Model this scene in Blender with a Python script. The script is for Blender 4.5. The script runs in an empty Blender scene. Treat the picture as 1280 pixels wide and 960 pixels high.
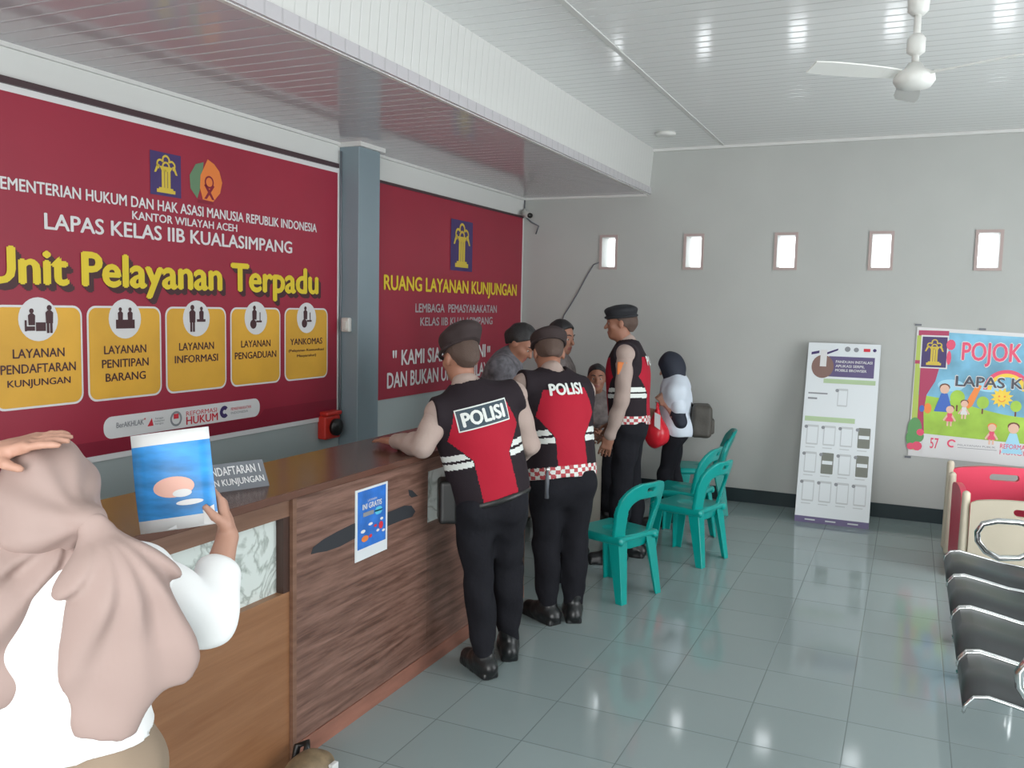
import bpy, bmesh, math, random
import numpy as np
from mathutils import Vector, Matrix
from mathutils.bvhtree import BVHTree
random.seed(7)
SC = bpy.context.scene
COL = SC.collection
V = lambda *a: np.array(a, float)
def nz(v):
    v = np.asarray(v, float); return v / np.linalg.norm(v)

# ------------------------------------------------------------------ camera
FOC = 1087.83; CH = 1.7731
RC = np.array([[0.9087477, 0.4167489, 0.0223130], [0.0574748, -0.0720146, -0.9957462], [-0.4133693, 0.9061646, -0.0893957]])
cam = bpy.data.cameras.new('camera'); cam.sensor_width = 36; cam.lens = FOC / 1280 * 36; cam.clip_start = 0.02
cam_o = bpy.data.objects.new('camera', cam); COL.objects.link(cam_o)
_m = Matrix([[RC[0][i], -RC[1][i], -RC[2][i], (0, 0, CH)[i]] for i in range(3)] + [[0, 0, 0, 1]])
cam_o.matrix_world = _m
SC.camera = cam_o
SC.view_settings.view_transform = 'Standard'; SC.view_settings.look = 'None'
SC.view_settings.exposure = 0.12; SC.view_settings.gamma = 1.0; SC.view_settings.use_curve_mapping = False
# helpers that turn a photo measurement into a place in the room
def ray(x, y): return RC.T @ V(x - 640, y - 480, FOC)
def at(x, y, D): return V(0, 0, CH) + ray(x, y) / FOC * D
def on_z(x, y, z=0.): d = ray(x, y); return V(0, 0, CH) + d * ((z - CH) / d[2])
def on_x(x, y, X): d = ray(x, y); return V(0, 0, CH) + d * (X / d[0])
def on_y(x, y, Y): d = ray(x, y); return V(0, 0, CH) + d * (Y / d[1])

# ------------------------------------------------------------------ world and daylight
w = bpy.data.worlds.new('sky'); SC.world = w; w.use_nodes = True
bg = w.node_tree.nodes['Background']; bg.inputs[0].default_value = (0.93, 0.97, 1.0, 1); bg.inputs[1].default_value = 4.2
def area(name, loc, target, sx, sy, power, col):
    l = bpy.data.lights.new(name, 'AREA'); l.shape = 'RECTANGLE'; l.size = sx; l.size_y = sy; l.energy = power; l.color = col
    o = bpy.data.objects.new(name, l); COL.objects.link(o); o.location = loc
    d = Vector(target) - Vector(loc); o.rotation_euler = d.to_track_quat('-Z', 'Y').to_euler(); return o
area('daylight_entrance', (0.2, -2.45, 1.6), (-0.6, 3.0, 1.2), 3.6, 2.4, 130, (1.0, 0.98, 0.95))
area('daylight_doorway', (3.55, 4.3, 1.5), (-0.4, 4.9, 0.7), 3.4, 2.2, 95, (0.95, 0.98, 1.0))

# ------------------------------------------------------------------ materials
def mat(name, col, rough=.6, metal=0., spec=.5, var=0., vscale=8., bump=0., bscale=60., stretch=(1, 1, 1), coat=0.):
    m = bpy.data.materials.new(name); m.use_nodes = True
    nt = m.node_tree; b = nt.nodes['Principled BSDF']
    b.inputs['Base Color'].default_value = (*col, 1); b.inputs['Roughness'].default_value = rough
    b.inputs['Metallic'].default_value = metal; b.inputs['Specular IOR Level'].default_value = spec
    b.inputs['Coat Weight'].default_value = coat
    tc = nt.nodes.new('ShaderNodeTexCoord'); mp = nt.nodes.new('ShaderNodeMapping'); mp.inputs['Scale'].default_value = stretch
    nt.links.new(tc.outputs['Object'], mp.inputs['Vector'])
    if var:
        n = nt.nodes.new('ShaderNodeTexNoise'); n.inputs['Scale'].default_value = vscale; n.inputs['Detail'].default_value = 5
        nt.links.new(mp.outputs[0], n.inputs['Vector'])
        r = nt.nodes.new('ShaderNodeValToRGB')
        r.color_ramp.elements[0].position = .3; r.color_ramp.elements[1].position = .7
        r.color_ramp.elements[0].color = (*[c * (1 - var) for c in col], 1); r.color_ramp.elements[1].color = (*[min(1, c * (1 + var)) for c in col], 1)
        nt.links.new(n.outputs['Fac'], r.inputs[0]); nt.links.new(r.outputs[0], b.inputs['Base Color'])
    if bump:
        n = nt.nodes.new('ShaderNodeTexNoise'); n.inputs['Scale'].default_value = bscale; n.inputs['Detail'].default_value = 3
        nt.links.new(mp.outputs[0], n.inputs['Vector'])
        bp = nt.nodes.new('ShaderNodeBump'); bp.inputs['Strength'].default_value = bump; bp.inputs['Distance'].default_value = .01
        nt.links.new(n.outputs['Fac'], bp.inputs['Height']); nt.links.new(bp.outputs[0], b.inputs['Normal'])
    return m
def math_node(nt, op, a, b=None):
    n = nt.nodes.new('ShaderNodeMath'); n.operation = op
    for i, v in enumerate((a, b)):
        if v is None: continue
        if isinstance(v, (int, float)): n.inputs[i].default_value = v
        else: nt.links.new(v, n.inputs[i])
    return n.outputs[0]
def grooved(name, col, axis, pitch, rough, dark=.8, wd=.1):
    m = mat(name, col, rough); nt = m.node_tree; b = nt.nodes['Principled BSDF']
    tc = nt.nodes.new('ShaderNodeTexCoord'); s = nt.nodes.new('ShaderNodeSeparateXYZ'); nt.links.new(tc.outputs['Object'], s.inputs[0])
    f = math_node(nt, 'FRACT', math_node(nt, 'MULTIPLY', s.outputs[axis], 1 / pitch))
    g = math_node(nt, 'MINIMUM', math_node(nt, 'MULTIPLY', math_node(nt, 'MINIMUM', f, math_node(nt, 'SUBTRACT', 1.0, f)), 1 / wd), 1.0)
    mx = nt.nodes.new('ShaderNodeMixRGB'); mx.inputs[1].default_value = (*[c * dark for c in col], 1); mx.inputs[2].default_value = (*col, 1)
    nt.links.new(g, mx.inputs[0]); nt.links.new(mx.outputs[0], b.inputs['Base Color'])
    bp = nt.nodes.new('ShaderNodeBump'); bp.inputs['Strength'].default_value = .35; bp.inputs['Distance'].default_value = .004
    nt.links.new(g, bp.inputs['Height']); nt.links.new(bp.outputs[0], b.inputs['Normal'])
    return m
def tiled(name, x0, y0, t):
    m = mat(name, (.3, .36, .37), .16, spec=.5); nt = m.node_tree; b = nt.nodes['Principled BSDF']
    tc = nt.nodes.new('ShaderNodeTexCoord'); mp = nt.nodes.new('ShaderNodeMapping'); mp.inputs['Location'].default_value = (-x0 / t, -y0 / t, 0); mp.inputs['Scale'].default_value = (1 / t, 1 / t, 1)
    nt.links.new(tc.outputs['Object'], mp.inputs['Vector'])
    s = nt.nodes.new('ShaderNodeSeparateXYZ'); nt.links.new(mp.outputs[0], s.inputs[0])
    e = []
    for ax in (0, 1):
        f = math_node(nt, 'FRACT', s.outputs[ax]); e.append(math_node(nt, 'MINIMUM', f, math_node(nt, 'SUBTRACT', 1.0, f)))
    g = math_node(nt, 'MINIMUM', math_node(nt, 'MULTIPLY', math_node(nt, 'MINIMUM', e[0], e[1]), 1 / .009), 1.0)
    fl = nt.nodes.new('ShaderNodeVectorMath'); fl.operation = 'FLOOR'; nt.links.new(mp.outputs[0], fl.inputs[0])
    wn = nt.nodes.new('ShaderNodeTexWhiteNoise'); nt.links.new(fl.outputs[0], wn.inputs['Vector'])
    n = nt.nodes.new('ShaderNodeTexNoise'); n.inputs['Scale'].default_value = 1.3; n.inputs['Detail'].default_value = 6; nt.links.new(tc.outputs['Object'], n.inputs['Vector'])
    k = math_node(nt, 'ADD', math_node(nt, 'MULTIPLY', wn.outputs['Value'], .35), math_node(nt, 'MULTIPLY', n.outputs['Fac'], .65))
    r = nt.nodes.new('ShaderNodeValToRGB'); r.color_ramp.elements[0].color = (*FLOOR_A, 1); r.color_ramp.elements[1].color = (*FLOOR_B, 1)
    nt.links.new(k, r.inputs[0])
    mx = nt.nodes.new('ShaderNodeMixRGB'); mx.inputs[1].default_value = (.14, .175, .18, 1); nt.links.new(g, mx.inputs[0]); nt.links.new(r.outputs[0], mx.inputs[2])
    nt.links.new(mx.outputs[0], b.inputs['Base Color'])
    rr = math_node(nt, 'ADD', math_node(nt, 'MULTIPLY', n.outputs['Fac'], .07), .05); nt.links.new(rr, b.inputs['Roughness'])
    bp = nt.nodes.new('ShaderNodeBump'); bp.inputs['Strength'].default_value = .3; bp.inputs['Distance'].default_value = .002
    nt.links.new(g, bp.inputs['Height']); nt.links.new(bp.outputs[0], b.inputs['Normal'])
    return m
FLOOR_A = (.255, .315, .318); FLOOR_B = (.315, .38, .382)
def wood(name, c1, c2, scale, stretch, rough=.35):
    m = mat(name, c1, rough); nt = m.node_tree; b = nt.nodes['Principled BSDF']
    tc = nt.nodes.new('ShaderNodeTexCoord'); mp = nt.nodes.new('ShaderNodeMapping'); mp.inputs['Scale'].default_value = stretch
    nt.links.new(tc.outputs['Object'], mp.inputs['Vector'])
    n = nt.nodes.new('ShaderNodeTexNoise'); n.inputs['Scale'].default_value = scale; n.inputs['Detail'].default_value = 8; n.inputs['Roughness'].default_value = .65; n.inputs['Distortion'].default_value = .4
    nt.links.new(mp.outputs[0], n.inputs['Vector'])
    r = nt.nodes.new('ShaderNodeValToRGB'); r.color_ramp.elements[0].position = .35; r.color_ramp.elements[1].position = .68
    r.color_ramp.elements[0].color = (*c1, 1); r.color_ramp.elements[1].color = (*c2, 1)
    nt.links.new(n.outputs['Fac'], r.inputs[0]); nt.links.new(r.outputs[0], b.inputs['Base Color'])
    return m
def marble(name):
    m = mat(name, (.7, .74, .7), .25); nt = m.node_tree; b = nt.nodes['Principled BSDF']
    tc = nt.nodes.new('ShaderNodeTexCoord')
    n = nt.nodes.new('ShaderNodeTexNoise'); n.inputs['Scale'].default_value = 5; n.inputs['Detail'].default_value = 4; n.inputs['Distortion'].default_value = 1.6
    nt.links.new(tc.outputs['Object'], n.inputs['Vector'])
    a = math_node(nt, 'ABSOLUTE', math_node(nt, 'SUBTRACT', n.outputs['Fac'], .5))
    r = nt.nodes.new('ShaderNodeValToRGB'); r.color_ramp.elements[0].position = 0; r.color_ramp.elements[1].position = .06
    r.color_ramp.elements[0].color = (.36, .4, .37, 1); r.color_ramp.elements[1].color = (.66, .71, .68, 1)
    nt.links.new(a, r.inputs[0]); nt.links.new(r.outputs[0], b.inputs['Base Color'])
    return m
M = {}
def add(name, *a, **k): M[name] = mat(name, *a, **k); return M[name]
add('wall_paint', (.42, .43, .41), .55, var=.03, vscale=2, bump=.05, bscale=40)
add('wall_left_paint', (.42, .46, .45), .55, var=.03, vscale=2)
add('column_paint', (.21, .27, .30), .45, var=.04, vscale=2)
def two_tone(name, low, high, z, z2):
    m = mat(name, high, .55); nt = m.node_tree; b = nt.nodes['Principled BSDF']
    tc = nt.nodes.new('ShaderNodeTexCoord'); s = nt.nodes.new('ShaderNodeSeparateXYZ'); nt.links.new(tc.outputs['Object'], s.inputs[0])
    mx = nt.nodes.new('ShaderNodeMixRGB'); mx.inputs[1].default_value = (*low, 1); mx.inputs[2].default_value = (*high, 1)
    nt.links.new(math_node(nt, 'GREATER_THAN', s.outputs[2], z), mx.inputs[0]); nt.links.new(mx.outputs[0], b.inputs['Base Color']); return m
M['wall_left_paint'] = two_tone('wall_left_paint', (.36, .41, .41), (.62, .63, .61), 1.25, 0)
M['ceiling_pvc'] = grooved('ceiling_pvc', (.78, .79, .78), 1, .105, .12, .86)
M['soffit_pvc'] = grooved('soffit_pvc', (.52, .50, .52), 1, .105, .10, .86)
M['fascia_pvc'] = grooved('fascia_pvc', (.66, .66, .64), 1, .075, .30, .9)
M['floor_tile'] = tiled('floor_tile', -.1559, 3.5432, .4)
add('skirting', (.02, .033, .037), .5, spec=.25); add('trim_white', (.62, .62, .6), .5)
add('red_banner', (.30, .018, .042), .45, var=.06, vscale=1.5); add('dark_red', (.22, .01, .03), .45)
add('print_white', (.68, .68, .68), .5); add('print_yellow', (.72, .55, .03), .5); add('print_dark', (.06, .02, .025), .55)
add('box_amber', (.70, .38, .04), .5, var=.12, vscale=2.5); add('print_blue', (.05, .03, .13), .5); add('print_gold', (.62, .46, .05), .5)
add('print_orange', (.72, .2, .04), .5); add('print_green', (.12, .22, .12), .5); add('print_grey', (.25, .26, .28), .5); add('print_red', (.62, .03, .05), .5)
add('print_silver', (.40, .37, .38), .5); add('print_black', (.03, .03, .035), .5)
add('board_white', (.70, .74, .76), .4)
add('counter_top', (.11, .05, .035), .22, var=.2, vscale=3, stretch=(6, .6, 1))
M['wood_streak'] = wood('wood_streak', (.10, .048, .034), (.27, .15, .115), 5, (1, .55, 9))
M['wood_orange'] = wood('wood_orange', (.22, .095, .04), (.30, .145, .07), 4, (1, .4, 6), .4)
M['wood_rail'] = wood('wood_rail', (.16, .08, .05), (.23, .125, .085), 5, (1, .4, 7), .35)
add('plinth_red', (.30, .13, .09), .4, var=.25, vscale=6, stretch=(1, .5, 3)); add('wood_dark', (.05, .022, .015), .4)
M['marble'] = marble('marble'); add('tape_black', (.022, .024, .03), .6)
add('green_plastic', (.0, .30, .27), .3, spec=.5); add('chrome', (.78, .79, .79), .12, 1.); add('seat_steel', (.075, .08, .083), .38, .35)
add('pink_plastic', (.78, .06, .12), .4); add('beige_plastic', (.62, .55, .43), .45); add('fan_white', (.66, .66, .63), .4)
add('skin', (.30, .135, .085), .55); add('skin_light', (.46, .25, .18), .55); add('skin_mid', (.34, .16, .105), .55); add('lips', (.28, .09, .075), .5)
add('hair', (.012, .011, .012), .5, bump=.4, bscale=200); add('hair_short', (.085, .052, .04), .7, bump=.4, bscale=300)
add('eye_white', (.38, .34, .31), .4); add('iris', (.02, .012, .01), .2)
add('khaki_shirt', (.38, .29, .255), .75, bump=.25, bscale=30); add('vest_black', (.02, .014, .018), .8, spec=.2, bump=.2, bscale=35); add('vest_red', (.38, .006, .025), .75, spec=.3, bump=.15, bscale=25)
add('reflective', (.66, .69, .66), .5); add('trousers', (.014, .014, .018), .9, spec=.15, bump=.7, bscale=16); add('boot_leather', (.012, .013, .014), .32, bump=.2, bscale=60)
add('beret', (.028, .016, .016), .8); add('beret_black', (.013, .014, .018), .8); add('belt_red', (.42, .05, .06), .6); add('patch_navy', (.03, .055, .075), .6)
add('camo', (.115, .11, .125), .8, var=.45, vscale=28); add('grey_uniform', (.16, .135, .13), .8, var=.3, vscale=25)
add('navy_hijab', (.014, .018, .032), .75, bump=.3, bscale=18); add('white_shirt', (.60, .66, .74), .7, bump=.2, bscale=20); add('backpack_cloth', (.055, .05, .042), .6, bump=.2)
add('pink_hijab', (.345, .25, .225), .7, bump=.12, bscale=14); add('white_cloth', (.86, .86, .86), .7, bump=.15, bscale=14); add('beige_trousers', (.28, .21, .15), .8)
add('paper_blue', (.03, .25, .62), .4, var=.35, vscale=9, stretch=(1, 1, 4)); add('plastic_grey', (.12, .13, .15), .4); add('red_box', (.55, .03, .02), .35); add('black_plastic', (.012, .012, .012), .4)
add('white_plastic', (.6, .6, .57), .4); add('tan_bag', (.20, .145, .085), .55, var=.35, vscale=20); add('red_bag', (.62, .015, .03), .3)
add('desk_beige', (.36, .33, .28), .5); add('rod_brown', (.055, .03, .035), .4); add('frame_brown', (.42, .33, .31), .6); add('nail', (.7, .4, .36), .3)
glass = mat('clear_plastic', (.8, .88, .95), .1); glass.node_tree.nodes['Principled BSDF'].inputs['Transmission Weight'].default_value = .7; M['clear_plastic'] = glass

# ------------------------------------------------------------------ object helpers
def tag(o, label=None, cat=None, group=None, kind=None):
    for k, v in (('label', label), ('category', cat), ('group', group), ('kind', kind)):
        if v: o[k] = v
    return o
def empty(name, loc=(0, 0, 0), label=None, cat=None, group=None, rz=0.):
    o = bpy.data.objects.new(name, None); COL.objects.link(o); o.location = loc; o.rotation_euler = (0, 0, rz); o.empty_display_size = .1
    return tag(o, label, cat, group)
def link(name, me, mats, parent=None, world=True):
    """link a mesh given in world coordinates; under a parent it keeps its place"""
    o = bpy.data.objects.new(name, me); COL.objects.link(o)
    for m in (mats if isinstance(mats, (list, tuple)) else [mats]):
        me.materials.append(M[m] if isinstance(m, str) else m)
    if parent:
        o.parent = parent
        if world:
            bpy.context.view_layer.update(); o.matrix_parent_inverse = parent.matrix_world.inverted()
    return o
def from_bm(bm, name, mats, parent=None, smooth=False, bevel=0., world=True):
    me = bpy.data.meshes.new(name); bmesh.ops.recalc_face_normals(bm, faces=bm.faces); bm.to_mesh(me); bm.free()
    if smooth:
        me.polygons.foreach_set('use_smooth', [True] * len(me.polygons))
    o = link(name, me, mats, parent, world)
    if bevel:
        b = o.modifiers.new('bevel', 'BEVEL'); b.width = bevel; b.segments = 2; b.limit_method = 'ANGLE'
    return o
def bm_box(bm, lo, hi):
    x0, y0, z0 = lo; x1, y1, z1 = hi
    v = [bm.verts.new(p) for p in ((x0, y0, z0), (x1, y0, z0), (x1, y1, z0), (x0, y1, z0), (x0, y0, z1), (x1, y0, z1), (x1, y1, z1), (x0, y1, z1))]
    for f in ((0, 1, 2, 3), (4, 5, 6, 7), (0, 1, 5, 4), (1, 2, 6, 5), (2, 3, 7, 6), (3, 0, 4, 7)): bm.faces.new([v[i] for i in f])
def box(name, lo, hi, m, parent=None, bevel=0.):
    bm = bmesh.new(); bm_box(bm, lo, hi); return from_bm(bm, name, m, parent, bevel=bevel)
def struct(o): o['kind'] = 'structure'; return o
def bm_tube(bm, pts, r, n=10, closed=False, caps=True):
    pts = [Vector(p) for p in pts]; rings = []; N = len(pts)
    rr = r if isinstance(r, (list, tuple)) else [r] * N
    prev = None
    for i, p in enumerate(pts):
        t = (pts[(i + 1) % N] - pts[i - 1]) if closed else (pts[min(i + 1, N - 1)] - pts[max(i - 1, 0)])
        t.normalize()
        a = prev - t * prev.dot(t) if prev is not None else None
        if a is None or a.length < 1e-4: a = t.orthogonal()
        a.normalize(); prev = a; b = t.cross(a)
        rings.append([bm.verts.new(p + (a * math.cos(2 * math.pi * k / n) + b * math.sin(2 * math.pi * k / n)) * rr[i]) for k in range(n)])
    for i in range(N if closed else N - 1):
        A, B = rings[i], rings[(i + 1) % N]
        for k in range(n): bm.faces.new((A[k], A[(k + 1) % n], B[(k + 1) % n], B[k]))
    if caps and not closed:
        bm.faces.new(rings[0][::-1]); bm.faces.new(rings[-1])
def tube(name, pts, r, m, parent=None, n=10, closed=False):
    bm = bmesh.new(); bm_tube(bm, pts, r, n, closed); return from_bm(bm, name, m, parent, smooth=True)
def bm_lathe(bm, prof, c, n=24):
    rings = []
    for r, z in prof: rings.append([bm.verts.new((c[0] + r * math.cos(2 * math.pi * k / n), c[1] + r * math.sin(2 * math.pi * k / n), c[2] + z)) for k in range(n)])
    for A, B in zip(rings, rings[1:]):
        for k in range(n): bm.faces.new((A[k], A[(k + 1) % n], B[(k + 1) % n], B[k]))
    bm.faces.new(rings[0][::-1]); bm.faces.new(rings[-1])
# a flat "page" on a surface: origin + (u right, v up) and normal n; prints sit on it in thin layers
class Page:
    def __init__(s, o, u, v): s.o, s.u, s.v = V(*o), nz(u), nz(v); s.n = np.cross(s.u, s.v)
    def p(s, a, b, h=0.): return s.o + s.u * a + s.v * b + s.n * h
    def poly(s, name, polys, m, parent, h=.003, thick=0.):
        """polys: list of point lists -> one printed part"""
        bm = bmesh.new()
        for i, pl in enumerate(polys):
            vs = [bm.verts.new(s.p(a, b, h + .00012 * (i % 9))) for a, b in pl]
            f = bm.faces.new(vs); f.normal_update()
        bmesh.ops.triangulate(bm, faces=bm.faces[:])
        me = bpy.data.meshes.new(name); bm.to_mesh(me); bm.free()
        return link(name, me, m, parent)
    def text(s, body, a0, a1, b0, b1, m, parent, h=.004, bold=.02, name='lettering', heavy=0.):
        me = text_mesh(body, bold, heavy)
        P = np.empty(len(me.vertices) * 3); me.vertices.foreach_get('co', P); P = P.reshape(-1, 3)
        lo, hi = P.min(0), P.max(0); q = (P - lo) / np.maximum(hi - lo, 1e-6)
        W = s.o + np.outer(a0 + q[:, 0] * (a1 - a0), s.u) + np.outer(b0 + q[:, 1] * (b1 - b0), s.v) + np.outer(h + P[:, 2], s.n)
        me.vertices.foreach_set('co', W.ravel()); me.update()
        return link(name, me, m, parent)
def text_mesh(body, bold=.02, heavy=0.):
    c = bpy.data.curves.new('lettering', 'FONT'); c.body = body; c.offset = 0.; heavy = heavy or bold * 1.5; c.resolution_u = 3; c.align_x = 'CENTER'
    o = bpy.data.objects.new('lettering', c); COL.objects.link(o); bpy.context.view_layer.update()
    me = bpy.data.meshes.new_from_object(o.evaluated_get(bpy.context.evaluated_depsgraph_get()))
    bpy.data.objects.remove(o); bpy.data.curves.remove(c); me.materials.clear(); me.name = 'lettering'
    if heavy:                                   # heavier strokes: the same letters laid again, shifted sideways a little
        bm = bmesh.new(); bm.from_mesh(me); g0 = bm.verts[:] + bm.edges[:] + bm.faces[:]
        for i, (dx, dy) in enumerate(((heavy, 0), (heavy / 2, heavy / 3), (heavy / 2, -heavy / 3))):
            r = bmesh.ops.duplicate(bm, geom=g0); bmesh.ops.translate(bm, verts=[v for v in r['geom'] if isinstance(v, bmesh.types.BMVert)], vec=(dx, dy, .00015 * (i + 1)))
        bm.to_mesh(me); bm.free()
    return me
def rrect(a0, a1, b0, b1, r, n=6):
    out = []
    for cx, cy, s in ((a1 - r, b1 - r, 0), (a0 + r, b1 - r, 90), (a0 + r, b0 + r, 180), (a1 - r, b0 + r, 270)):
        for k in range(n + 1):
            t = math.radians(s + 90 * k / n); out.append((cx + r * math.cos(t), cy + r * math.sin(t)))
    return out
def disc(a, b, ra, rb=None, n=28):
    rb = rb or ra; return [(a + ra * math.cos(2 * math.pi * k / n), b + rb * math.sin(2 * math.pi * k / n)) for k in range(n)]
def ringpolys(a, b, r, w, t0=0, t1=360, n=20):
    out = []
    for k in range(n):
        A, B = math.radians(t0 + (t1 - t0) * k / n), math.radians(t0 + (t1 - t0) * (k + 1) / n)
        out.append([(a + (r - w) * math.cos(A), b + (r - w) * math.sin(A)), (a + r * math.cos(A), b + r * math.sin(A)), (a + r * math.cos(B), b + r * math.sin(B)), (a + (r - w) * math.cos(B), b + (r - w) * math.sin(B))])
    return out
def rect(a0, a1, b0, b1): return [(a0, b0), (a1, b0), (a1, b1), (a0, b1)]
def emblem(pg, a0, a1, b0, b1, parent, h=.004):
    """dark square with the golden banyan-tree crest"""
    pg.poly('emblem_panel', [rect(a0, a1, b0, b1)], 'print_blue', parent, h)
    W, H = a1 - a0, b1 - b0
    X = lambda x: a0 + W * x
    Y = lambda y: b0 + H * y
    polys = [rect(X(.2), X(.8), Y(.07), Y(.15)), rect(X(.27), X(.73), Y(.15), Y(.19))]
    for x in (.40, .5, .60): polys.append(rect(X(x - .042), X(x + .042), Y(.19), Y(.62)))
    polys.append([(X(.36), Y(.58)), (X(.64), Y(.58)), (X(.72), Y(.68)), (X(.28), Y(.68))])
    for x, y, t0, t1 in ((.5, .83, -30, 210), (.32, .72, 40, 250), (.68, .72, -70, 140), (.5, .68, 0, 360)):
        polys += [[(X(x + (p[0])), Y(y + p[1] * W / H)) for p in q] for q in ringpolys(0, 0, .13, .05, t0, t1, 12)]
    polys += [[(X(.12), Y(.52)), (X(.18), Y(.52)), (X(.30), Y(.70)), (X(.22), Y(.72))], [(X(.88), Y(.52)), (X(.78), Y(.72)), (X(.70), Y(.70)), (X(.82), Y(.52))]]
    pg.poly('emblem_tree', polys, 'print_gold', parent, h + .0012)

# ------------------------------------------------------------------ room
XW, YF, ZC, ZS, XS = -3.64, 8.18, 3.281, 2.86, -2.32
XR, YN = 3.6, -2.6
struct(box('floor', (XW - .2, YN - .2, -.1), (XR + .2, YF + .2, 0), 'floor_tile'))
struct(box('ceiling', (XS, YN - .2, ZC), (XR + .2, YF + .2, ZC + .1), 'ceiling_pvc'))
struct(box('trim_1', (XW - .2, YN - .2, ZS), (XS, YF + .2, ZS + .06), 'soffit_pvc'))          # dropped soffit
bm = bmesh.new()
pr = [(XS - .045, ZS - .004), (XS - .02, ZS - .004), (XS + .012, ZC + .02), (XS - .03, ZC + .02)]
for y in (YN - .2, YF + .1): pass
va = [bm.verts.new((x, YN - .2, z)) for x, z in pr]; vb = [bm.verts.new((x, YF, z)) for x, z in pr]
for i in range(4): bm.faces.new((va[i], va[(i + 1) % 4], vb[(i + 1) % 4], vb[i]))
bm.faces.new(va); bm.faces.new(vb[::-1])
struct(from_bm(bm, 'trim_2', 'fascia_pvc'))                                                    # slatted fascia
struct(box('wall_left', (XW - .2, YN - .2, 0), (XW, YF + .2, ZC), 'wall_left_paint'))
wins = [(-2.795, -2.660), (-1.965, -1.822), (-1.140, -.985), (-.350, -.200), (.462, .618), (1.27, 1.42), (2.08, 2.23), (2.9, 3.05)]
WZ0, WZ1 = 2.172, 2.458
bm = bmesh.new()
bm_box(bm, (XW, YF, 0), (XR + .2, YF + .2, WZ0)); bm_box(bm, (XW, YF, WZ1), (XR + .2, YF + .2, ZC))
xs = [XW] + [v for p in wins for v in p] + [XR + .2]
for i in range(0, len(xs), 2): bm_box(bm, (xs[i], YF, WZ0), (xs[i + 1], YF + .2, WZ1))
struct(from_bm(bm, 'wall_far', 'wall_paint'))
for i, (a, b) in enumerate(wins):
    bm = bmesh.new(); t = .024
    for lo, hi in (((a - t, WZ0 - t), (b + t, WZ0)), ((a - t, WZ1), (b + t, WZ1 + t)), ((a - t, WZ0), (a, WZ1)), ((b, WZ0), (b + t, WZ1))):
        bm_box(bm, (lo[0], YF - .012, lo[1]), (hi[0], YF + .004, hi[1]))
    struct(from_bm(bm, 'window_%d' % (i + 1), 'frame_brown'))
# right wall with a wide doorway and front wall with the entrance, both behind or beside the camera
bm = bmesh.new()
bm_box(bm, (XR, YN - .2, 0), (XR + .2, 2.5, ZC)); bm_box(bm, (XR, 6.1, 0), (XR + .2, YF + .2, ZC)); bm_box(bm, (XR, 2.5, 2.7), (XR + .2, 6.1, ZC))
struct(from_bm(bm, 'wall_right', 'wall_paint'))
bm = bmesh.new()
bm_box(bm, (XW, YN - .2, 0), (-1.7, YN, ZC)); bm_box(bm, (2.1, YN - .2, 0), (XR, YN, ZC)); bm_box(bm, (-1.7, YN - .2, 2.8), (2.1, YN, ZC))
struct(from_bm(bm, 'wall_front', 'wall_paint'))
struct(box('baseboard_far', (XW, YF - .012, 0), (XR, YF, .125), 'skirting'))
struct(box('trim_3', (XS, YF - .025, ZC - .03), (XR, YF, ZC), 'trim_white', bevel=.006))
struct(box('trim_4', (XW, YF - .02, ZS - .02), (XS - .04, YF, ZS), 'trim_white'))
struct(box('trim_5', (XW, YN, ZS - .02), (XW + .02, YF, ZS), 'trim_white'))
struct(box('trim_6', (-1.675, YN, ZC - .006), (-1.645, YF, ZC + .001), 'trim_white'))
# the column on the left wall
bm = bmesh.new(); bm_box(bm, (XW, 5.04, 0), (XW + .16, 5.30, ZS))
struct(from_bm(bm, 'trim_7', 'column_paint', bevel=.004))
struct(box('trim_8', (XW, 5.02, ZS - .03), (XW + .185, 5.33, ZS), 'trim_white'))

# ------------------------------------------------------------------ ceiling fixtures
fan_c = V(-.055, 4.55, ZC)
fan = empty('ceiling_fan', fan_c, 'white three-blade ceiling fan hanging from the slatted ceiling', 'ceiling fan')
bm = bmesh.new(); bm_lathe(bm, [(.025, -.13), (.045, -.11), (.052, -.0)], fan_c); from_bm(bm, 'canopy', 'fan_white', fan, True)
bm = bmesh.new(); bm_lathe(bm, [(.016, -.34), (.016, -.08)], fan_c, 12); from_bm(bm, 'down_rod', 'fan_white', fan, True)
bm = bmesh.new(); bm_lathe(bm, [(.02, -.31), (.04, -.295), (.04, -.235), (.025, -.215)], fan_c); from_bm(bm, 'rod_cover', 'fan_white', fan, True)
bm = bmesh.new(); bm_lathe(bm, [(.03, -.462), (.075, -.452), (.092, -.425), (.088, -.395), (.045, -.37), (.03, -.345)], fan_c); from_bm(bm, 'motor_housing', 'fan_white', fan, True)
for k in range(3):
    a = math.radians(95 + 120 * k); d = V(math.cos(a), math.sin(a), 0); e = V(-math.sin(a), math.cos(a), 0)
    bm = bmesh.new(); rows = []
    for t, wd in ((.08, .025), (.16, .04), (.3, .055), (.45, .058), (.52, .045)):
        row = []
        for s, z in ((-1, -.012), (1, .012)):
            for dz in (0, .006): row.append(bm.verts.new(fan_c + d * t + e * s * wd + V(0, 0, -.40 + z + dz)))
        rows.append(row)
    for A, B in zip(rows, rows[1:]):
        for i, j in ((0, 1), (1, 3), (3, 2), (2, 0)): bm.faces.new((A[i], A[j], B[j], B[i]))
    bm.faces.new([rows[0][i] for i in (0, 1, 3, 2)]); bm.faces.new([rows[-1][i] for i in (0, 1, 3, 2)])
    from_bm(bm, 'blade', 'fan_white', fan)
p = on_z(832, 166, ZC)
bm = bmesh.new(); bm_lathe(bm, [(.05, -.03), (.085, -.022), (.09, 0)], p)
tag(from_bm(bm, 'ceiling_light', 'fan_white', None, True), 'small round white lamp fitting on the ceiling near the far corner', 'ceiling light')

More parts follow.
